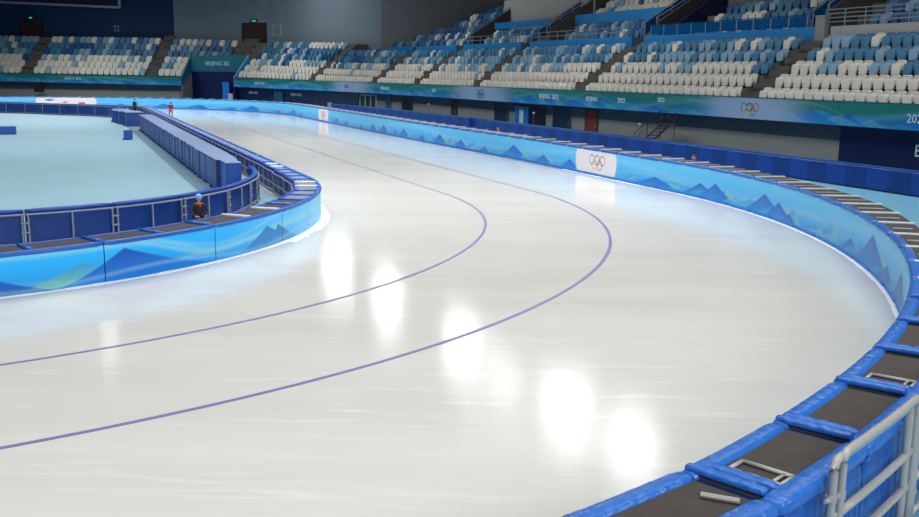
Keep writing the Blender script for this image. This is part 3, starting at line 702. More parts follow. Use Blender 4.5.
# ---------------------------------------------------------------- upper tier
uwall('grandstand_parapet',8,38.0,6.0,7.45,8.1,MT['palewall'])
for t0,t1,nm in ((39.3,57.6,'second'),(59.4,76.6,'third'),(78.4,91.1,'fourth'),(92.7,103.2,'fifth'),(104.2,112,'sixth')):
    mb=MB(); mb.sweep(stand,lin(t0,t1,8),lambda t:[(5.95,6.9),(6.2,6.9),(6.2,8.1),(5.95,8.1)]); o=mb.build('parapet_panel',MT['parapet'])
    tag(o,f'azure blue parapet band above the lower seats, {nm} section from the right','parapet','azure parapet bands above the lower seats')
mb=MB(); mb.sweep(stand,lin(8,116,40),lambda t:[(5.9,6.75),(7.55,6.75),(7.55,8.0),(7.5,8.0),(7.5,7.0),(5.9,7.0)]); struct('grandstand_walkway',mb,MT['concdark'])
def railing(t0,t1,lab,glass,off=6.1,z=8.12,h=.78,rails=4):
    q=stand((t0+t1)/2,off); root=empty('railing',(q[0],q[1],z)); tag(root,lab,'railing','railings in front of the upper tier')
    n=max(2,int((t1-t0)/1.6)); ts=lin(t0,t1,n)
    for t in ts:
        mb=MB(); mb.tube([(*stand(t,off),z-.02),(*stand(t,off),z+h)],.035,5); mb.build('post',MT['greyrail'],root)
    for k in range(rails if not glass else 1):
        zz=z+h-k*h/rails
        mb=MB(); mb.tube([(*stand(t,off),zz) for t in ts],.035,5); mb.build('rail',MT['greyrail'] if not glass else MT['azglass'],root)
    if glass:
        for a,b in zip(ts[:-1],ts[1:]):
            mb=MB(); mb.sweep(stand,[a+.06,b-.06],lambda t:[(off-.01,z+.04),(off+.01,z+.04),(off+.01,z+h-.06),(off-.01,z+h-.06)]); mb.build('glass_panel',MT['azglass'],root)
railing(8,38.6,'grey four-bar tube railing above the nearest seats at the right edge',False,h=1.0)
railing(40.2,57.0,'blue glazed railing above the second lower section from the right',True)
railing(60.2,76.6,'thin grey two-bar railing above the third lower section',False,rails=2)
railing(79,91,'thin grey two-bar railing above the fourth lower section',False,rails=2)
# end pillar
q=stand(39.1,6.1); root=empty('end_pillar',(q[0],q[1],7.2)); tag(root,'short pale concrete pillar at the left end of the grey railing','pillar')
mb=MB(); mb.sweep(stand,[38.5,39.3],lambda t:[(5.95,7.0),(6.35,7.0),(6.35,8.75),(5.95,8.75)]); mb.build('pillar_body',MT['wall_low'],root)
mb=MB(); mb.sweep(stand,[38.45,39.35],lambda t:[(5.9,8.75),(6.4,8.75),(6.4,8.8),(5.9,8.8)]); mb.build('pillar_cap',MT['screenfr'],root)
UZ=8.05; UO=8.0
def uzrow(n): return UZ+.79*n
def uterr(t0,t1,n0,n1):
    def prof(t):
        p=[]
        for n in range(n0,n1): p+=[(UO-.45+n*TREAD,uzrow(n)),(UO-.45+(n+1)*TREAD,uzrow(n))]
        return [(p[0][0],uzrow(n0)-1.2)]+p+[(p[-1][0],p[-1][1]-1.2)]
    mb=MB(); mb.sweep(stand,lin(t0,t1,max(2,int((t1-t0)/3))),prof); struct('grandstand_terrace',mb,MT['concrete'])
def sidewall(t,lab,m=None,o1=14.5,z0=9.5,th=.15,rail=True):
    q=stand(t,9); root=empty('stair_wall',(q[0],q[1],8)); tag(root,lab,'wall','sloping stair walls of the upper tier')
    zt=lambda o:z0+.6*(o-7.5)
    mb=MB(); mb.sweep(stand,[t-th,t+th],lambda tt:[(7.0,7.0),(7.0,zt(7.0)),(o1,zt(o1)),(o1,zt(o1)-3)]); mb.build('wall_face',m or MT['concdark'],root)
    if rail:
        mb=MB(); mb.tube([(*stand(t,6.9),7.1),(*stand(t,6.9),zt(6.9)+.4),(*stand(t,o1),zt(o1)+.12)],.05,5); mb.build('handrail',MT['greyrail'],root)
sidewall(39.3,'sloping dark concrete stair wall at far right beside the end pillar')
sidewall(57.4,'sloping dark concrete stair wall right of the second stair aisle')
sidewall(55.2,'sloping navy stair wall left of the blue glazed railing seats',MT['navydark'],z0=9.2,rail=False)
sidewall(75.1,'sloping grey concrete stair wall right of the third stair aisle')
sidewall(91.2,'sloping grey concrete stair wall right of the fourth stair aisle')
def balus(t,lab):
    q=stand(t,9); root=empty('stair_balustrade',(q[0],q[1],8)); tag(root,lab,'balustrade','blue glazed stair balustrades')
    zt=lambda o:9.4+.62*(o-7.5)
    for k in range(5):
        o0=7.2+k*1.3
        mb=MB(); mb.sweep(stand,[t-.02,t+.02],lambda tt:[(o0+.05,zt(o0)-.9),(o0+1.25,zt(o0+1.2)-.9),(o0+1.25,zt(o0+1.2)),(o0+.05,zt(o0))]); mb.build('glass_panel',MT['azglass'],root)
        mb=MB(); mb.tube([(*stand(t,o0),zt(o0)-1.6),(*stand(t,o0),zt(o0)+.1)],.04,5); mb.build('post',MT['greyrail'],root)
    mb=MB(); mb.tube([(*stand(t,7.2),zt(7.2)+.1),(*stand(t,13.7),zt(13.7)+.1)],.05,5); mb.build('handrail',MT['greyrail'],root)
    mb=MB(); mb.sweep(stand,[t-.05,t-1.6],lambda tt:[(7.2,7.4),(7.2,8.2),(14,12.3),(14,11)]); mb.build('stair_ramp',MT['stepc'],root)
balus(40.9,'sloping blue glazed stair balustrade beside the end pillar')
balus(59.4,'sloping blue glazed stair balustrade left of the second concrete stair wall')
balus(77.2,'sloping blue glazed stair balustrade left of the third concrete stair wall')
for t0,t1,off,z0,z1,m,lab in ((60.3,74.6,9.75,9.75,10.65,'parapet','azure band between the seat rows of the third upper section'),(79.4,90.8,9.75,9.85,10.55,'parapet','azure band between the seat rows of the fourth upper section'),(74.9,92.5,12.0,9.5,13.2,'palewall','pale concrete wall high above the fourth section'),(41,54.8,11.8,10.5,14,'concrete','grey concrete wall behind the second upper section')):
    mb=MB(); mb.sweep(stand,lin(t0,t1,6),lambda t:[(off,z0),(off+.2,z0),(off+.2,z1),(off,z1)]); o=mb.build('parapet_panel' if m=='parapet' else 'upper_wall',MT[m])
    tag(o,lab,'parapet' if m=='parapet' else 'wall')
railing(78.4,91.5,'high dark railing on top of the pale concrete wall',False,off=12.1,z=13.2,h=.9,rails=3)
uterr(8,38.6,0,4); uterr(41,54.8,0,3); uterr(59.6,74.8,0,7); uterr(79.0,91,0,3)
# ---------------------------------------------------------------- seats
def seat_meshes(m):
    def slab(w,h,t,yb,tilt,z0,rtop,rbot,rim=True):
        bm=bmesh.new(); P=[]
        n=5
        def corner(cx,cz,r,a0,a1):
            return [(cx+r*math.cos(a0+(a1-a0)*k/n),cz+r*math.sin(a0+(a1-a0)*k/n)) for k in range(n+1)]
        out=corner(w/2-rtop,h-rtop,rtop,0,PI/2)+corner(-w/2+rtop,h-rtop,rtop,PI/2,PI)+corner(-w/2*.94+rbot,rbot,rbot,PI,1.5*PI)+corner(w/2*.94-rbot,rbot,rbot,1.5*PI,2*PI)
        def yz(x,z,y): return (x,yb+y+math.tan(tilt)*z+.10*(abs(x)/(w/2))**2*-.35,z0+z)
        rings=[]
        for sc_,y in ((1.,t*.5),(1.,-t*.3),(.90,-t*.5),(.80,-t*.1 if rim else -t*.5)):
            rings.append([bm.verts.new(yz(x*sc_,h/2+(z-h/2)*sc_,y)) for x,z in out])
        for a,b in zip(rings[:-1],rings[1:]):
            for k in range(len(out)):
                k2=(k+1)%len(out); bm.faces.new((a[k],a[k2],b[k2],b[k]))
        bm.faces.new(rings[0]); bm.faces.new(rings[-1])
        bmesh.ops.recalc_face_normals(bm,faces=bm.faces)
        me=bpy.data.meshes.new('s'); bm.to_mesh(me); bm.free(); me.materials.append(m)
        return me
    back=slab(.67,.70,.10,.20,.20,.17,.15,.08)
    pan=slab(.60,.60,.11,-.06,.12,.07,.14,.12,rim=False)
    br=MB()
    for sx in (-.2,.2): br.box(sx-.02,sx+.02,.0,.22,.0,.34)
    br.box(-.24,.24,.10,.14,.26,.30)
    me=bpy.data.meshes.new('b'); me.from_pydata(br.v,[],br.f); me.materials.append(MT['black'])
    return back,pan,me
SM={c:seat_meshes(MT['s_'+c]) for c in ('white','pale','mid','deep')}
CN={'white':'white','pale':'pale blue','mid':'mid blue','deep':'deep blue'}
CC={'white':srgb(212,208,198),'pale':srgb(126,162,184),'mid':srgb(58,116,152),'deep':srgb(18,78,132)}
def pick(r,p): 
    x=r.random(); s=0
    for k,v in zip(('white','pale','mid','deep'),p):
        s+=v
        if x<s: return k
    return 'deep'
PR=[(1,0,0,0),(.97,.03,0,0),(.74,.22,.04,0),(.12,.46,.40,.02),(.12,.28,.52,.08),(.15,.25,.4,.2)]
PU=[(.10,.2,.35,.35),(.12,.25,.38,.25),(.15,.25,.3,.3),(.5,.2,.2,.1),(.45,.25,.2,.1),(.2,.2,.3,.3)]
PB=[(.95,.05,0,0),(.88,.09,.03,0),(.62,.25,.1,.03),(.08,.22,.5,.2),(.08,.15,.45,.32),(.4,.25,.3,.05)]
ROWN=['front row','second row','third row','fourth row','fifth row','sixth row','seventh row']
SEATS=[]  # (t,off,z,scale,color,label)
r=random.Random(21)
edges=[8]+AISLES[:6]
def secname(i): return ['right of the nearest stair aisle','left of the nearest stair aisle','left of the second stair aisle','left of the third stair aisle','left of the fourth stair aisle','left of the fifth stair aisle','left of the sixth stair aisle'][i]
for i in range(7):
    t0=edges[i]+(1. if i else 0); t1=(AISLES[i]-1.)if i<6 else 141.4
    for k in range(5 if i<6 else 6):
        if i==0: ts=np.arange(t1-.35,t0,-.76)
        elif i<6: nn=max(1,round((t1-t0)/.79)); ts=t0+(np.arange(nn)+.5)*(t1-t0)/nn
        else: nn=round((t1-t0)/.98); ts=t0+(np.arange(nn)+.5)*(t1-t0)/nn
        for j,t in enumerate(ts):
            p=PR[k] if i<5 else PB[k]
            if i==0 and k==3: p=(.2,.35,.35,.1)
            c=pick(r,p)
            SEATS.append((t,k*TREAD+.55,zrow(t,k),1. if i<6 else 1.22,c,f'{CN[c]} tip-up seat, {ROWN[k]} up, {ordn(j+1)} {secname(i)}'))
for k in range(6):
    for (t0,t1,kk) in ((145,151.4,3),(151.4,155.2+k*.0,0),(157.3,175.9,0),(178.1,194,0)):
        if k<kk: continue
        nn=round((t1-t0)/1.0)
        for j in range(nn):
            t=t0+(j+.5)*(t1-t0)/nn; c=pick(r,PB[k]); SEATS.append((t,k*TREAD+.55,zrow(t,k),1.32,c,''))
for j in range(9): SEATS.append((160+j*1.0,6*TREAD+.5,zrow(165,6)-.35,1.3,pick(r,PB[5]),'')) if 0 else None
US=[('nearest section',37.0,14,range(0,3)),('second section',53.2,41.2,range(0,3)),('third section',73.8,60.4,(0,1,3,4,5,6)),('fourth section',90.2,79.6,(0,1))]
for nm,ta,tb,rows in US:
    for n in rows:
        nn=int(abs(ta-tb)/.78)
        for j in range(nn):
            t=ta-(j+.5)*.78; c=pick(r,PU[min(n,5)]); 
            if n>=3: c=pick(r,(.62,.2,.12,.06))
            SEATS.append((t,UO+n*TREAD+.1,uzrow(n),1.,c,f'{CN[c]} upper-tier tip-up seat, {ROWN[n]}, {ordn(j+1)} from left in the {nm}'))
tend=[113,109.5,106,103.5,101.5,99.5,97.6,95.8]
for n in range(8):
    def pf(t,n=n): return [(UO-.45+n*TREAD,uzrow(n)-1.6),(UO-.45+n*TREAD,uzrow(n)),(UO-.45+(n+1)*TREAD,uzrow(n)),(UO-.45+(n+1)*TREAD,uzrow(n)-1.6)]
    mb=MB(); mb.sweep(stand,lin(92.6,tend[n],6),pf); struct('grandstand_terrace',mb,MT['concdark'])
    t=93.; 
    while t<tend[n]:
        SEATS.append((t,UO+n*TREAD+.1,uzrow(n),1.02,pick(r,(.12,.14,.30,.44)),'')); t+=.85
# camera maths only to choose which seats show largest
CAMZ=4.995
def inview(x,y,z):
    cp,sp=math.cos(.19),math.sin(.19); z-=CAMZ; b=y*sp+z*cp; c=y*cp-z*sp
    if c<1: return False
    X=459.5+964*x/c; Y=258.5-964*b/c
    return -4<X<925 and -4<Y<520
best=[]
for i,s_ in enumerate(SEATS):
    p=stand(s_[0],s_[1])
    if inview(p[0],p[1],s_[2]+.5) and s_[5]: best.append((math.hypot(p[0],p[1]),i))
best.sort(); chosen={i for _,i in best[:300]}
protos={}
stuff=MB()
def lowseat(x,y,z,rz,sc_,c):
    ca,sa=math.cos(rz),math.sin(rz)
    def T(px,py,pz): return (x+sc_*(px*ca-py*sa),y+sc_*(px*sa+py*ca),z+sc_*pz)
    k=r.uniform(.9,1.06); cc=tuple(v*k for v in c[:3])+(1,)
    # back
    def slab(w,z0,z1,y0,y1,t):
        vs=[]
        for yy in (-t/2,t/2):
            for (px,pz) in ((-w*.43,z0),(w*.43,z0),(w*.5,z0+.15),(w*.5,z1-.12),(w*.36,z1),(-w*.36,z1),(-w*.5,z1-.12),(-w*.5,z0+.15)):
                vs.append(T(px,y0+(y1-y0)*(pz-z0)/(z1-z0)+yy,pz))
        fs=[tuple(range(7,-1,-1)),tuple(range(8,16))]+[(i,(i+1)%8,8+(i+1)%8,8+i) for i in range(8)]
        stuff.add(vs,fs,cc)
    slab(.67,.17,.87,.20,.33,.07); slab(.60,.07,.67,-.06,.04,.09)
for i,(t,off,z,sc_,c,lab) in enumerate(SEATS):
    p=stand(t,off); rz=stand_rot(t); z+=.006
    if i in chosen:
        root=empty('stadium_seat',(p[0],p[1],z),rz); root.scale=(sc_,)*3
        tag(root,lab,'seat','tip-up seats of the right-hand stand')
        for nm,me in zip(('backrest','seat_pan','bracket'),SM[c]):
            o=bpy.data.objects.new(nm,me); col.objects.link(o); o.parent=root
    else: lowseat(p[0],p[1],z,rz,sc_,CC[c])
o=stuff.build('stadium_seats',MT['many']); tag(o,'farther rows of small white and blue tip-up seats on both stands','seats','tip-up seats farther away',kind='stuff')
# ---------------------------------------------------------------- hall walls, ceiling
def wallquad(name,p,q,z0,z1,m):
    mb=MB(); d=np.array(q)-np.array(p); d=d/np.hypot(*d); n=np.array([d[1],-d[0]])
    if n[1]<0: n=-n
    mb.add([(p[0],p[1],z0),(q[0],q[1],z0),(q[0],q[1],z1),(p[0],p[1],z1),(p[0]+n[0]*.4,p[1]+n[1]*.4,z0),(q[0]+n[0]*.4,q[1]+n[1]*.4,z0),(q[0]+n[0]*.4,q[1]+n[1]*.4,z1),(p[0]+n[0]*.4,p[1]+n[1]*.4,z1)],[(0,1,2,3),(7,6,5,4),(0,4,5,1),(1,5,6,2),(2,6,7,3),(3,7,4,0)])
    return struct(name,mb,m)
CH=24
def swall(name,ts,off,m):
    mb=MB(); mb.sweep(stand,ts,lambda t:[(off,0),(off+.4,0),(off+.4,CH),(off,CH)]); return struct(name,mb,m)
BO=8.9
swall('wall_back_navy',lin(156.0,198,16),BO,MT['backnavy'])
swall('wall_back_grey',lin(117.5,155.98,20),BO,MT['backgrey'])
pA=stand(117.5,BO); pB=(60,140)
wallquad('wall_back_dark',pA,(14,148),0,CH,MT['backdark'])
wallquad('wall_side_dark',(14,148),(75,60),0,CH,MT['backdark'])
pE=stand(197.5,BO); wallquad('wall_left_navy',(-140,90),pE,0,CH,MT['backnavy'])
mb=MB(); mb.box(-150,80,-30,200,CH,CH+.3); struct('ceiling',mb,MT['ceil'])
# doors at the top of the stands
def hall_door(t0,t1,z0,z1,lab):
    q=stand((t0+t1)/2,BO-.1); root=empty('hall_door',(q[0],q[1],z0)); tag(root,lab,'door','brown doors at the top of the stands')
    tm=(t0+t1)/2
    for a,b in ((t0,tm-.02),(tm+.02,t1)):
        mb=MB(); mb.sweep(stand,[a,b],lambda t:[(BO-.12,z0),(BO-.02,z0),(BO-.02,z1),(BO-.12,z1)]); mb.build('door_leaf',MT['doordark'],root)
    mb=MB()
    for (a,b,c,d) in ((t0-.12,t0,z0,z1+.12),(t1,t1+.12,z0,z1+.12),(t0-.12,t1+.12,z1,z1+.12)):
        mb.sweep(stand,[a,b],lambda t:[(BO-.16,c),(BO,c),(BO,d),(BO-.16,d)])
    mb.build('frame',MT['black'],root)
    s=empty('exit_sign',(*stand(tm,BO-.2),z1+.2)); tag(s,'small glowing green exit sign over the '+lab.split(' at ')[0],'sign','green exit signs')
    mb=MB(); mb.sweep(stand,[tm-.22,tm+.22],lambda t:[(BO-.22,z1+.32),(BO-.1,z1+.32),(BO-.1,z1+.52),(BO-.22,z1+.52)]); mb.build('sign_face',MT['green'],s)
    mb=MB(); mb.sweep(stand,[tm-.42,tm+.42],lambda t:[(BO-.16,z1+.24),(BO-.05,z1+.24),(BO-.05,z1+.66),(BO-.16,z1+.66)]); mb.build('sign_case',MT['black'],s)
hall_door(178.8,182.2,9.6,12.7,'left brown double door at the stair top by the navy wall')
hall_door(142.8,145.3,9.1,12.3,'right brown double door at the stair top by the grey wall')
# pale framed board right of the door
mb=MB()
for (a,b,c,d) in ((140.9,141.0,10.4,12.1),(141.85,141.95,10.4,12.1),(140.9,141.95,12.0,12.1),(140.9,141.95,10.4,10.5)):
    mb.sweep(stand,[a,b],lambda t:[(BO-.12,c),(BO-.05,c),(BO-.05,d),(BO-.12,d)])
root=empty('framed_board',(*stand(141.4,BO-.1),10.4)); tag(root,'thin pale framed grey board on the wall right of the brown door','board')
mb.build('frame',MT['palewall'],root)
mb=MB(); mb.sweep(stand,[141.0,141.85],lambda t:[(BO-.06,10.5),(BO-.02,10.5),(BO-.02,12.0),(BO-.06,12.0)]); mb.build('board_face',MT['backgrey'],root)
# small white emblem on navy wall
root=empty('wall_emblem',(*stand(165.8,BO-.1),11.1)); tag(root,'tiny pale four-square emblem on the navy wall','emblem')
for dt in (-.28,.28):
    for z in (11.0,11.6):
        mb=MB(); mb.sweep(stand,[165.8+dt-.18,165.8+dt+.18],lambda t:[(BO-.08,z),(BO-.02,z),(BO-.02,z+.38),(BO-.08,z+.38)]); mb.build('emblem_square',MT['boxtop'],root)
# big screen top left
root=empty('video_screen',(*stand(174,BO-1),15)); tag(root,'dark video screen with pale frame hanging at the top left','screen')
zt=lambda t:14.95+.038*(t-164.5)
mb=MB(); mb.sweep(stand,lin(164.9,197,6),lambda t:[(BO-.9,zt(t)),(BO-.6,zt(t)),(BO-.6,20.5),(BO-.9,20.5)]); mb.build('screen_face',MT['screen'],root)
mb=MB(); mb.sweep(stand,lin(164.5,197,6),lambda t:[(BO-.95,zt(t)-.35),(BO-.5,zt(t)-.35),(BO-.5,zt(t)),(BO-.95,zt(t))]); mb.sweep(stand,[164.5,164.9],lambda t:[(BO-.95,zt(t)-.35),(BO-.5,zt(t)-.35),(BO-.5,20.6),(BO-.95,20.6)]); mb.build('frame',MT['screenfr'],root)
mb=MB()
for t in (168,180,192): mb.tube([(*stand(t,BO-.7),20.4),(*stand(t,BO-.7),CH)],.08,6)
mb.build('hanger',MT['black'],root)
# hanging loudspeaker under left stand
p=stand(174.3,-.9); root=empty('loudspeaker',(p[0],p[1],1.2)); tag(root,'black loudspeaker hung under the left stand fascia','loudspeaker')
mb=MB(); mb.box(-.6,.6,-.4,.4,1.35,2.75,Matrix.Translation((p[0],p[1],0))); mb.build('cabinet',MT['black'],root)
mb=MB(); mb.tube([(p[0],p[1]+.3,2.7),(*stand(174.3,0),3.0)],.05,6); mb.build('bracket',MT['black'],root)
# ---------------------------------------------------------------- crowd barriers at the bottom right
def steel_barrier(a0,a1,lab,mid_bar=True,zt=1.62,off=1.15):
    q=outer((a0+a1)/2,off); root=empty('crowd_barrier',(q[0],q[1],0)); tag(root,lab,'barrier','galvanised crowd barriers behind the outer pads')
    P=lambda a,z:(*outer(a,off),z)
    sgn=1 if a1>a0 else -1; rr_=.10
    pts=[P(a0,.12)]+[P(a0,z) for z in (.5,zt-rr_)]
    for k in range(1,6):
        th=PI/2*k/5; pts.append(P(a0+sgn*rr_*(1-math.cos(th)),zt-rr_+rr_*math.sin(th)))
    for k in lin(a0+sgn*.3,a1-sgn*.3,6): pts.append(P(k,zt))
    for k in range(0,6):
        th=PI/2*(1-k/5); pts.append(P(a1-sgn*rr_*(1-math.cos(th)),zt-rr_+rr_*math.sin(th)))
    pts+=[P(a1,.5),P(a1,.12)]
    mb=MB(); mb.tube(pts,.043,10); ft=mb.build('frame_tube',MT['steel'],root,smooth=True)
    for z in (1.02,.62,.2):
        mb=MB(); mb.tube([P(k,z) for k in lin(a0+sgn*.03,a1-sgn*.03,6)],.034,8); mb.build('cross_bar',MT['steel'],root,smooth=True)
    for z in (1.22,.5):
        mb=MB(); c=Vector(P(a0,z)); mb.tube([c+Vector((0,0,-.03)),c+Vector((0,0,.03))],.055,8); mb.tube([P(a0-.12*sgn,z),P(a0,z)],.02,6); mb.build('clamp',MT['steel'],ft)
    for k in (a0+sgn*.02,a1-sgn*.02):
        mb=MB(); mb.tube([(*outer(k,off-.05),.03),(*outer(k,off+.35),.03)],.03,6); mb.build('foot',MT['steel'],root)
AX=-35.6
steel_barrier(AX,AX+2.1,'galvanised steel crowd barrier rising along the bottom right corner')
steel_barrier(AX+2.2,AX+4.3,'galvanised steel crowd barrier, partly cut off by the right edge')
steel_barrier(AX-.14,AX+1.9,'galvanised steel crowd barrier nested just behind the corner barrier, rounded end showing',zt=1.58,off=1.13)
# ---------------------------------------------------------------- people
def skin(name,verts,edges,rad,m,parent,root=0,sub=2):
    me=bpy.data.meshes.new(name); me.from_pydata(verts,edges,[]); o=bpy.data.objects.new(name,me); col.objects.link(o)
    o.parent=parent
    mo=o.modifiers.new('Skin','SKIN'); mo.use_smooth_shade=True
    for i,rr_ in enumerate(rad): me.skin_vertices[0].data[i].radius=(rr_,rr_)
    me.skin_vertices[0].data[root].use_root=True
    sb=o.modifiers.new('Sub','SUBSURF'); sb.levels=sub; sb.render_levels=sub
    me.materials.append(m); return o
J=['pelvis','waist','chest','neckb','neck','ls','le','lw','lh','rs','re','rw','rh','lhip','lk','la','lt','rhip','rk','ra','rt']
def person(loc,rz,pose,lab,top,legs,scale=1.,hairm='hair',helmet=None,collar=None,skate=False):
    root=empty('person',loc,rz); root.scale=(scale,)*3; tag(root,lab,'person')
    P=dict(pelvis=(0,0,.95),waist=(0,0,1.1),chest=(0,0,1.32),neckb=(0,0,1.46),neck=(0,-.01,1.54),
      ls=(-.19,0,1.42),le=(-.25,0,1.13),lw=(-.24,-.08,.89),lh=(-.24,-.11,.81),rs=(.19,0,1.42),re=(.25,0,1.13),rw=(.24,-.08,.89),rh=(.24,-.11,.81),
      lhip=(-.10,0,.90),lk=(-.11,-.02,.50),la=(-.11,.02,.09),lt=(-.12,-.16,.04),rhip=(.10,0,.90),rk=(.11,-.02,.50),ra=(.11,.02,.09),rt=(.12,-.16,.04),head=(0,-.02,1.66))
    P.update(pose)
    E=[('pelvis','waist'),('waist','chest'),('chest','neckb'),('neckb','neck'),('neck','head'),('chest','ls'),('ls','le'),('le','lw'),('lw','lh'),('chest','rs'),('rs','re'),('re','rw'),('rw','rh'),('pelvis','lhip'),('lhip','lk'),('lk','la'),('la','lt'),('pelvis','rhip'),('rhip','rk'),('rk','ra'),('ra','rt')]
    R=dict(pelvis=.13,waist=.12,chest=.14,neckb=.07,neck=.05,head=.085,ls=.06,le=.042,lw=.03,lh=.03,rs=.06,re=.042,rw=.03,rh=.03,lhip=.085,lk=.055,la=.04,lt=.035,rhip=.085,rk=.055,ra=.04,rt=.035)
    def sk(name,js,m,g,rootj):
        js=[j for j in js]; idx={j:i for i,j in enumerate(js)}
        return skin(name,[P[j] for j in js],[(idx[a],idx[b]) for a,b in E if a in idx and b in idx],[R[j]*g for j in js],m,root,idx[rootj])
    bd=sk('body',J+['head'],MT['skin'],.86,'pelvis')
    sk('jacket',['pelvis','waist','chest','neckb','ls','le','lw','rs','re','rw'],MT[top],1.12,'pelvis')
    sk('trousers',['pelvis','lhip','lk','la','rhip','rk','ra'],MT[legs],1.1,'pelvis')
    # hands: five fingers
    for h,w_,e in (('lh','lw','le'),('rh','rw','re')):
        H=Vector(P[h]); d=(H-Vector(P[w_])); d=d.normalized() if d.length>1e-4 else Vector((0,0,-1)); side=d.cross(Vector((0,1,0.2))).normalized()
        mb=MB()
        for k,ln in enumerate((.055,.075,.08,.075,.06)):
            b=H+side*((k-2)*.017); mb.tube([b,b+d*ln*.6,b+d*ln+Vector((0,-.012,0))],.008,5)
        mb.build('fingers',MT['skin'],bd,local=False)
    # head
    me=bpy.data.meshes.new('face'); bm=bmesh.new(); bmesh.ops.create_uvsphere(bm,u_segments=20,v_segments=14,radius=.105)
    for v in bm.verts:
        x,y,z=v.co; z*=1.15; 
        if z<0: x*=1-.25*(-z/.12); 
        if y<-.08 and abs(x)<.02 and -.03<z<.02: y-=.025
        if y<-.07 and .02<z<.045 and abs(abs(x)-.035)<.02: y+=.008
        if abs(x)>.095 and abs(z)<.03: x*=1.12
        v.co=(x*.88,y,z)
    bmesh.ops.translate(bm,verts=bm.verts,vec=P['head']); bm.to_mesh(me); bm.free(); me.materials.append(MT['skin']); me.polygons.foreach_set('use_smooth',[True]*len(me.polygons))
    o=bpy.data.objects.new('face',me); col.objects.link(o); o.parent=bd; fc=o
    hx=Vector(P['head'])
    mb=MB()
    for sx in (-.035,.035): mb.box(hx.x+sx-.012,hx.x+sx+.012,hx.y-.104,hx.y-.094,hx.z+.012,hx.z+.024)
    mb.build('eyes',MT['hair'],bd,local=False)
    def cap(name,m,rad,zc,back):
        me=bpy.data.meshes.new(name); bm=bmesh.new(); bmesh.ops.create_uvsphere(bm,u_segments=20,v_segments=14,radius=rad)
        bmesh.ops.delete(bm,geom=[v for v in bm.verts if v.co.z<zc+ (0 if v.co.y<0 else back*min(1,v.co.y/rad))],context='VERTS')
        for v in bm.verts: v.co.z*=1.12
        bmesh.ops.translate(bm,verts=bm.verts,vec=(hx.x,hx.y+.006,hx.z+.005)); bmesh.ops.solidify(bm,geom=bm.faces[:],thickness=.012)
        bm.to_mesh(me); bm.free(); me.materials.append(m); o=bpy.data.objects.new(name,me); col.objects.link(o); o.parent=root
    cap('hair',MT[hairm],.112,.03,-.09)
    if helmet: cap('helmet',MT[helmet],.132,.0,-.05)
    if collar:
        mb=MB(); c=Vector(P['neckb']); mb.tube([c+Vector((math.cos(q)*.10,math.sin(q)*.09-.01,.0)) for q in lin(0,2*PI,10)],.03,6)
        mb.tube([c+Vector((0,-.12,-.02)),c+Vector((.01,-.14,-.09))],.028,6); mb.build('collar',MT[collar],root,local=False)
    for s_,a_,t_ in (('l','la','lt'),('r','ra','rt')):
        A=Vector(P[a_]);T_=Vector(P[t_]); mb=MB(); mb.tube([A+Vector((0,.05,-.03)),(A+T_)/2+Vector((0,0,-.015)),T_+Vector((0,-.03,-.0))],.045,7); 
        if skate: mb.box(A.x-.004,A.x+.004,T_.y-.12,A.y+.14,-.0,.03)
        mb.build('shoe',MT['black'],root,local=False,smooth=False)
    return root
# skater gliding away along the inner pads
person((-29.9,100.2,.0),PI+.15,dict(waist=(0,-.06,1.08),chest=(0,-.16,1.28),neckb=(0,-.22,1.40),neck=(0,-.25,1.46),head=(0,-.30,1.56),ls=(-.19,-.16,1.37),rs=(.19,-.16,1.37),le=(-.26,-.02,1.15),lw=(-.17,.10,1.0),lh=(-.10,.14,.96),re=(.26,-.02,1.15),rw=(.17,.10,1.0),rh=(.10,.14,.96),lk=(-.13,-.12,.52),rk=(.13,-.05,.5),ra=(.16,.06,.1),rt=(.17,-.1,.05)),
  'person in a red suit skating upright on the far ice, seen from behind','reddark','redsuit',1.02,skate=True)
person((-35.5,106.,0),-2.0,dict(rw=(.1,-.22,1.1),rh=(.04,-.28,1.12),lw=(-.1,-.2,1.08),lh=(-.03,-.27,1.1)),
  'person in dark navy clothing standing behind the far inner pads','navycl','navycl',1.05)
KN=dict(pelvis=(0,.05,.50),waist=(0,.02,.64),chest=(0,-.03,.86),neckb=(0,-.05,1.0),neck=(0,-.06,1.07),head=(0,-.08,1.19),ls=(-.19,-.03,.96),rs=(.19,-.03,.96),le=(-.28,-.12,.70),lw=(-.18,-.32,.60),lh=(-.13,-.39,.60),re=(.28,-.12,.70),rw=(.18,-.32,.60),rh=(.13,-.39,.60),lhip=(-.10,.03,.46),rhip=(.10,.03,.46),lk=(-.15,-.38,.50),rk=(.15,-.38,.50),la=(-.14,-.30,.09),ra=(.14,-.30,.09),lt=(-.14,-.47,.04),rt=(.14,-.47,.04))
def stool(x,y,lab):
    root=empty('stool',(x,y,0)); tag(root,lab,'stool')
    mb=MB(); mb.tube([(x,y,.36),(x,y,.40)],.17,14); mb.build('seat',MT['black'],root)
    for k in range(4):
        a=PI/4+k*PI/2; mb=MB(); mb.tube([(x+.1*math.cos(a),y+.1*math.sin(a),.36),(x+.16*math.cos(a),y+.16*math.sin(a),.005)],.014,5); mb.build('leg',MT['steel'],root)
W=np.array([-8.14,29.75])
person((W[0],W[1],0),.5,KN,'person in black with light blue helmet and orange collar sitting behind inner pads','darkcl','darkcl',.92,helmet='helmet',collar='orange')
stool(W[0]+.0,W[1]+.06,'low black stool under the helmeted person behind the inner pads')
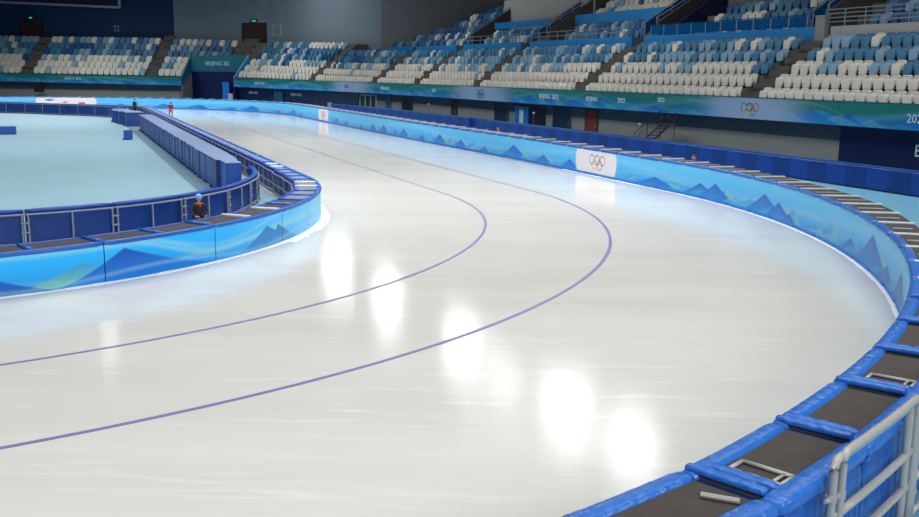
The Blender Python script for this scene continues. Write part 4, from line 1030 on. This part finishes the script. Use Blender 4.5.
for s_,D_,sc_,lab in ((59.6,27.0,1.14,'person in black seated behind the far outer pads, only head and shoulders showing'),(36.8,26.5,1.12,'dark haired person mostly hidden behind the outer pads below the steel stair')):
    q=sd(s_,D_); person((q[0],q[1],0),-.3,KN,lab,'darkcl','darkcl',sc_); stool(q[0],q[1]+.06,'low black stool behind the outer pads, '+('below the steel stair' if s_<50 else 'midway along the straight'))
# ---------------------------------------------------------------- lights
def area(name,loc,size,power,spread=PI,col_=(1,.985,.96),rot=(0,0,0),sy=None):
    l=bpy.data.lights.new(name,'AREA'); l.energy=power; l.color=col_; l.spread=spread; l.size=size
    if sy: l.shape='RECTANGLE'; l.size_y=sy
    o=bpy.data.objects.new(name,l); col.objects.link(o); o.location=loc; o.rotation_euler=rot; return o
for s_,pw in ((8,1350),(38,3000),(68,3600),(98,3900),(125,3900)):
    for D_ in (-8,14):
        q=sd(s_,D_); pw*=(1.42 if D_>0 and s_<50 else 1.); area('rink_light',(q[0],q[1],22),20,pw,math.radians(112),rot=(0,0,A0))
for t,pw in ((25,1500),(60,1500),(95,1500),(130,2200),(165,3600)):
    q=stand(t,-2-(t>150)*14); area('stand_light',(q[0],q[1],22),12,pw,math.radians(150))
for (x,y,tx,ty,pw) in ((4,-16,-12,30,1700),(26,4,-5,40,1300)):
    o=area('camera_side_fill',(x,y,13),8,pw,math.radians(100)); o.rotation_euler=(Vector((tx,ty,0))-Vector((x,y,13))).to_track_quat('-Z','Y').to_euler()  # added fill lamps on the camera side, brighten the upright pad faces
# row of visible lamps above the outer edge of the straight
lampz=16.
for k,(s_,D_,ln,w) in enumerate(((100.6,26.3,7,2.6),(93.5,25.6,2,.9),(84.2,26.9,6.5,2.5),(67.7,27.7,5.5,2.5),(61.,27.5,2,.9),(57.4,27.2,2.6,1.3),(51.3,28.2,5.6,2.5),(44.6,28.8,5.,2.6),(79.9,2.2,2.2,.9),(78.3,.2,1.4,.5))):
    q=sd(s_,D_); root=empty('ceiling_lamp',(q[0],q[1],lampz),A0)
    tag(root,f'bright rectangular lamp hung from the dark ceiling, {ordn(k+1)} counted from the far end','lamp','lamps hung over the rink')
    mb=MB(); mb.box(-ln/2,ln/2,-w/2,w/2,0,.35); mb.build('housing',MT['lampbody'],root,local=False)
    nst=max(1,round(w/.8))
    for b_ in range(nst):
        y0=-w*.47+w*.94*b_/nst; mb=MB(); l0=ln*.48*(1-.25*((b_*7+k*3)%4)/3); mb.box(-l0,l0*(.75+.25*((b_*5+k)%3)/2),y0+.04,y0+w*.94/nst-.28,-.05,-.005); mb.build('diffuser',MT['lamp'],root,local=False)
    mb=MB()
    for sx in (-ln*.4,ln*.4): mb.tube([(sx,0,.35),(sx,0,CH-lampz)],.04,5)
    mb.build('hanger',MT['black'],root,local=False)
# world
wd=bpy.data.worlds.new('World'); sc.world=wd; wd.use_nodes=True
wd.node_tree.nodes['Background'].inputs[0].default_value=(.5,.55,.6,1); wd.node_tree.nodes['Background'].inputs[1].default_value=.3
# ---------------------------------------------------------------- camera
cam=bpy.data.cameras.new('Camera'); cam.sensor_width=36; cam.lens=964.06*36/919; cam.clip_end=500
co=bpy.data.objects.new('Camera',cam); col.objects.link(co)
co.matrix_world=Matrix.Translation((0,0,CAMZ))@Matrix.Rotation(PI/2-.19,4,'X')@Matrix.Rotation(.012,4,'Z')
sc.camera=co
sc.view_settings.view_transform='Standard'; sc.view_settings.look='None'; sc.view_settings.exposure=0; sc.view_settings.gamma=1
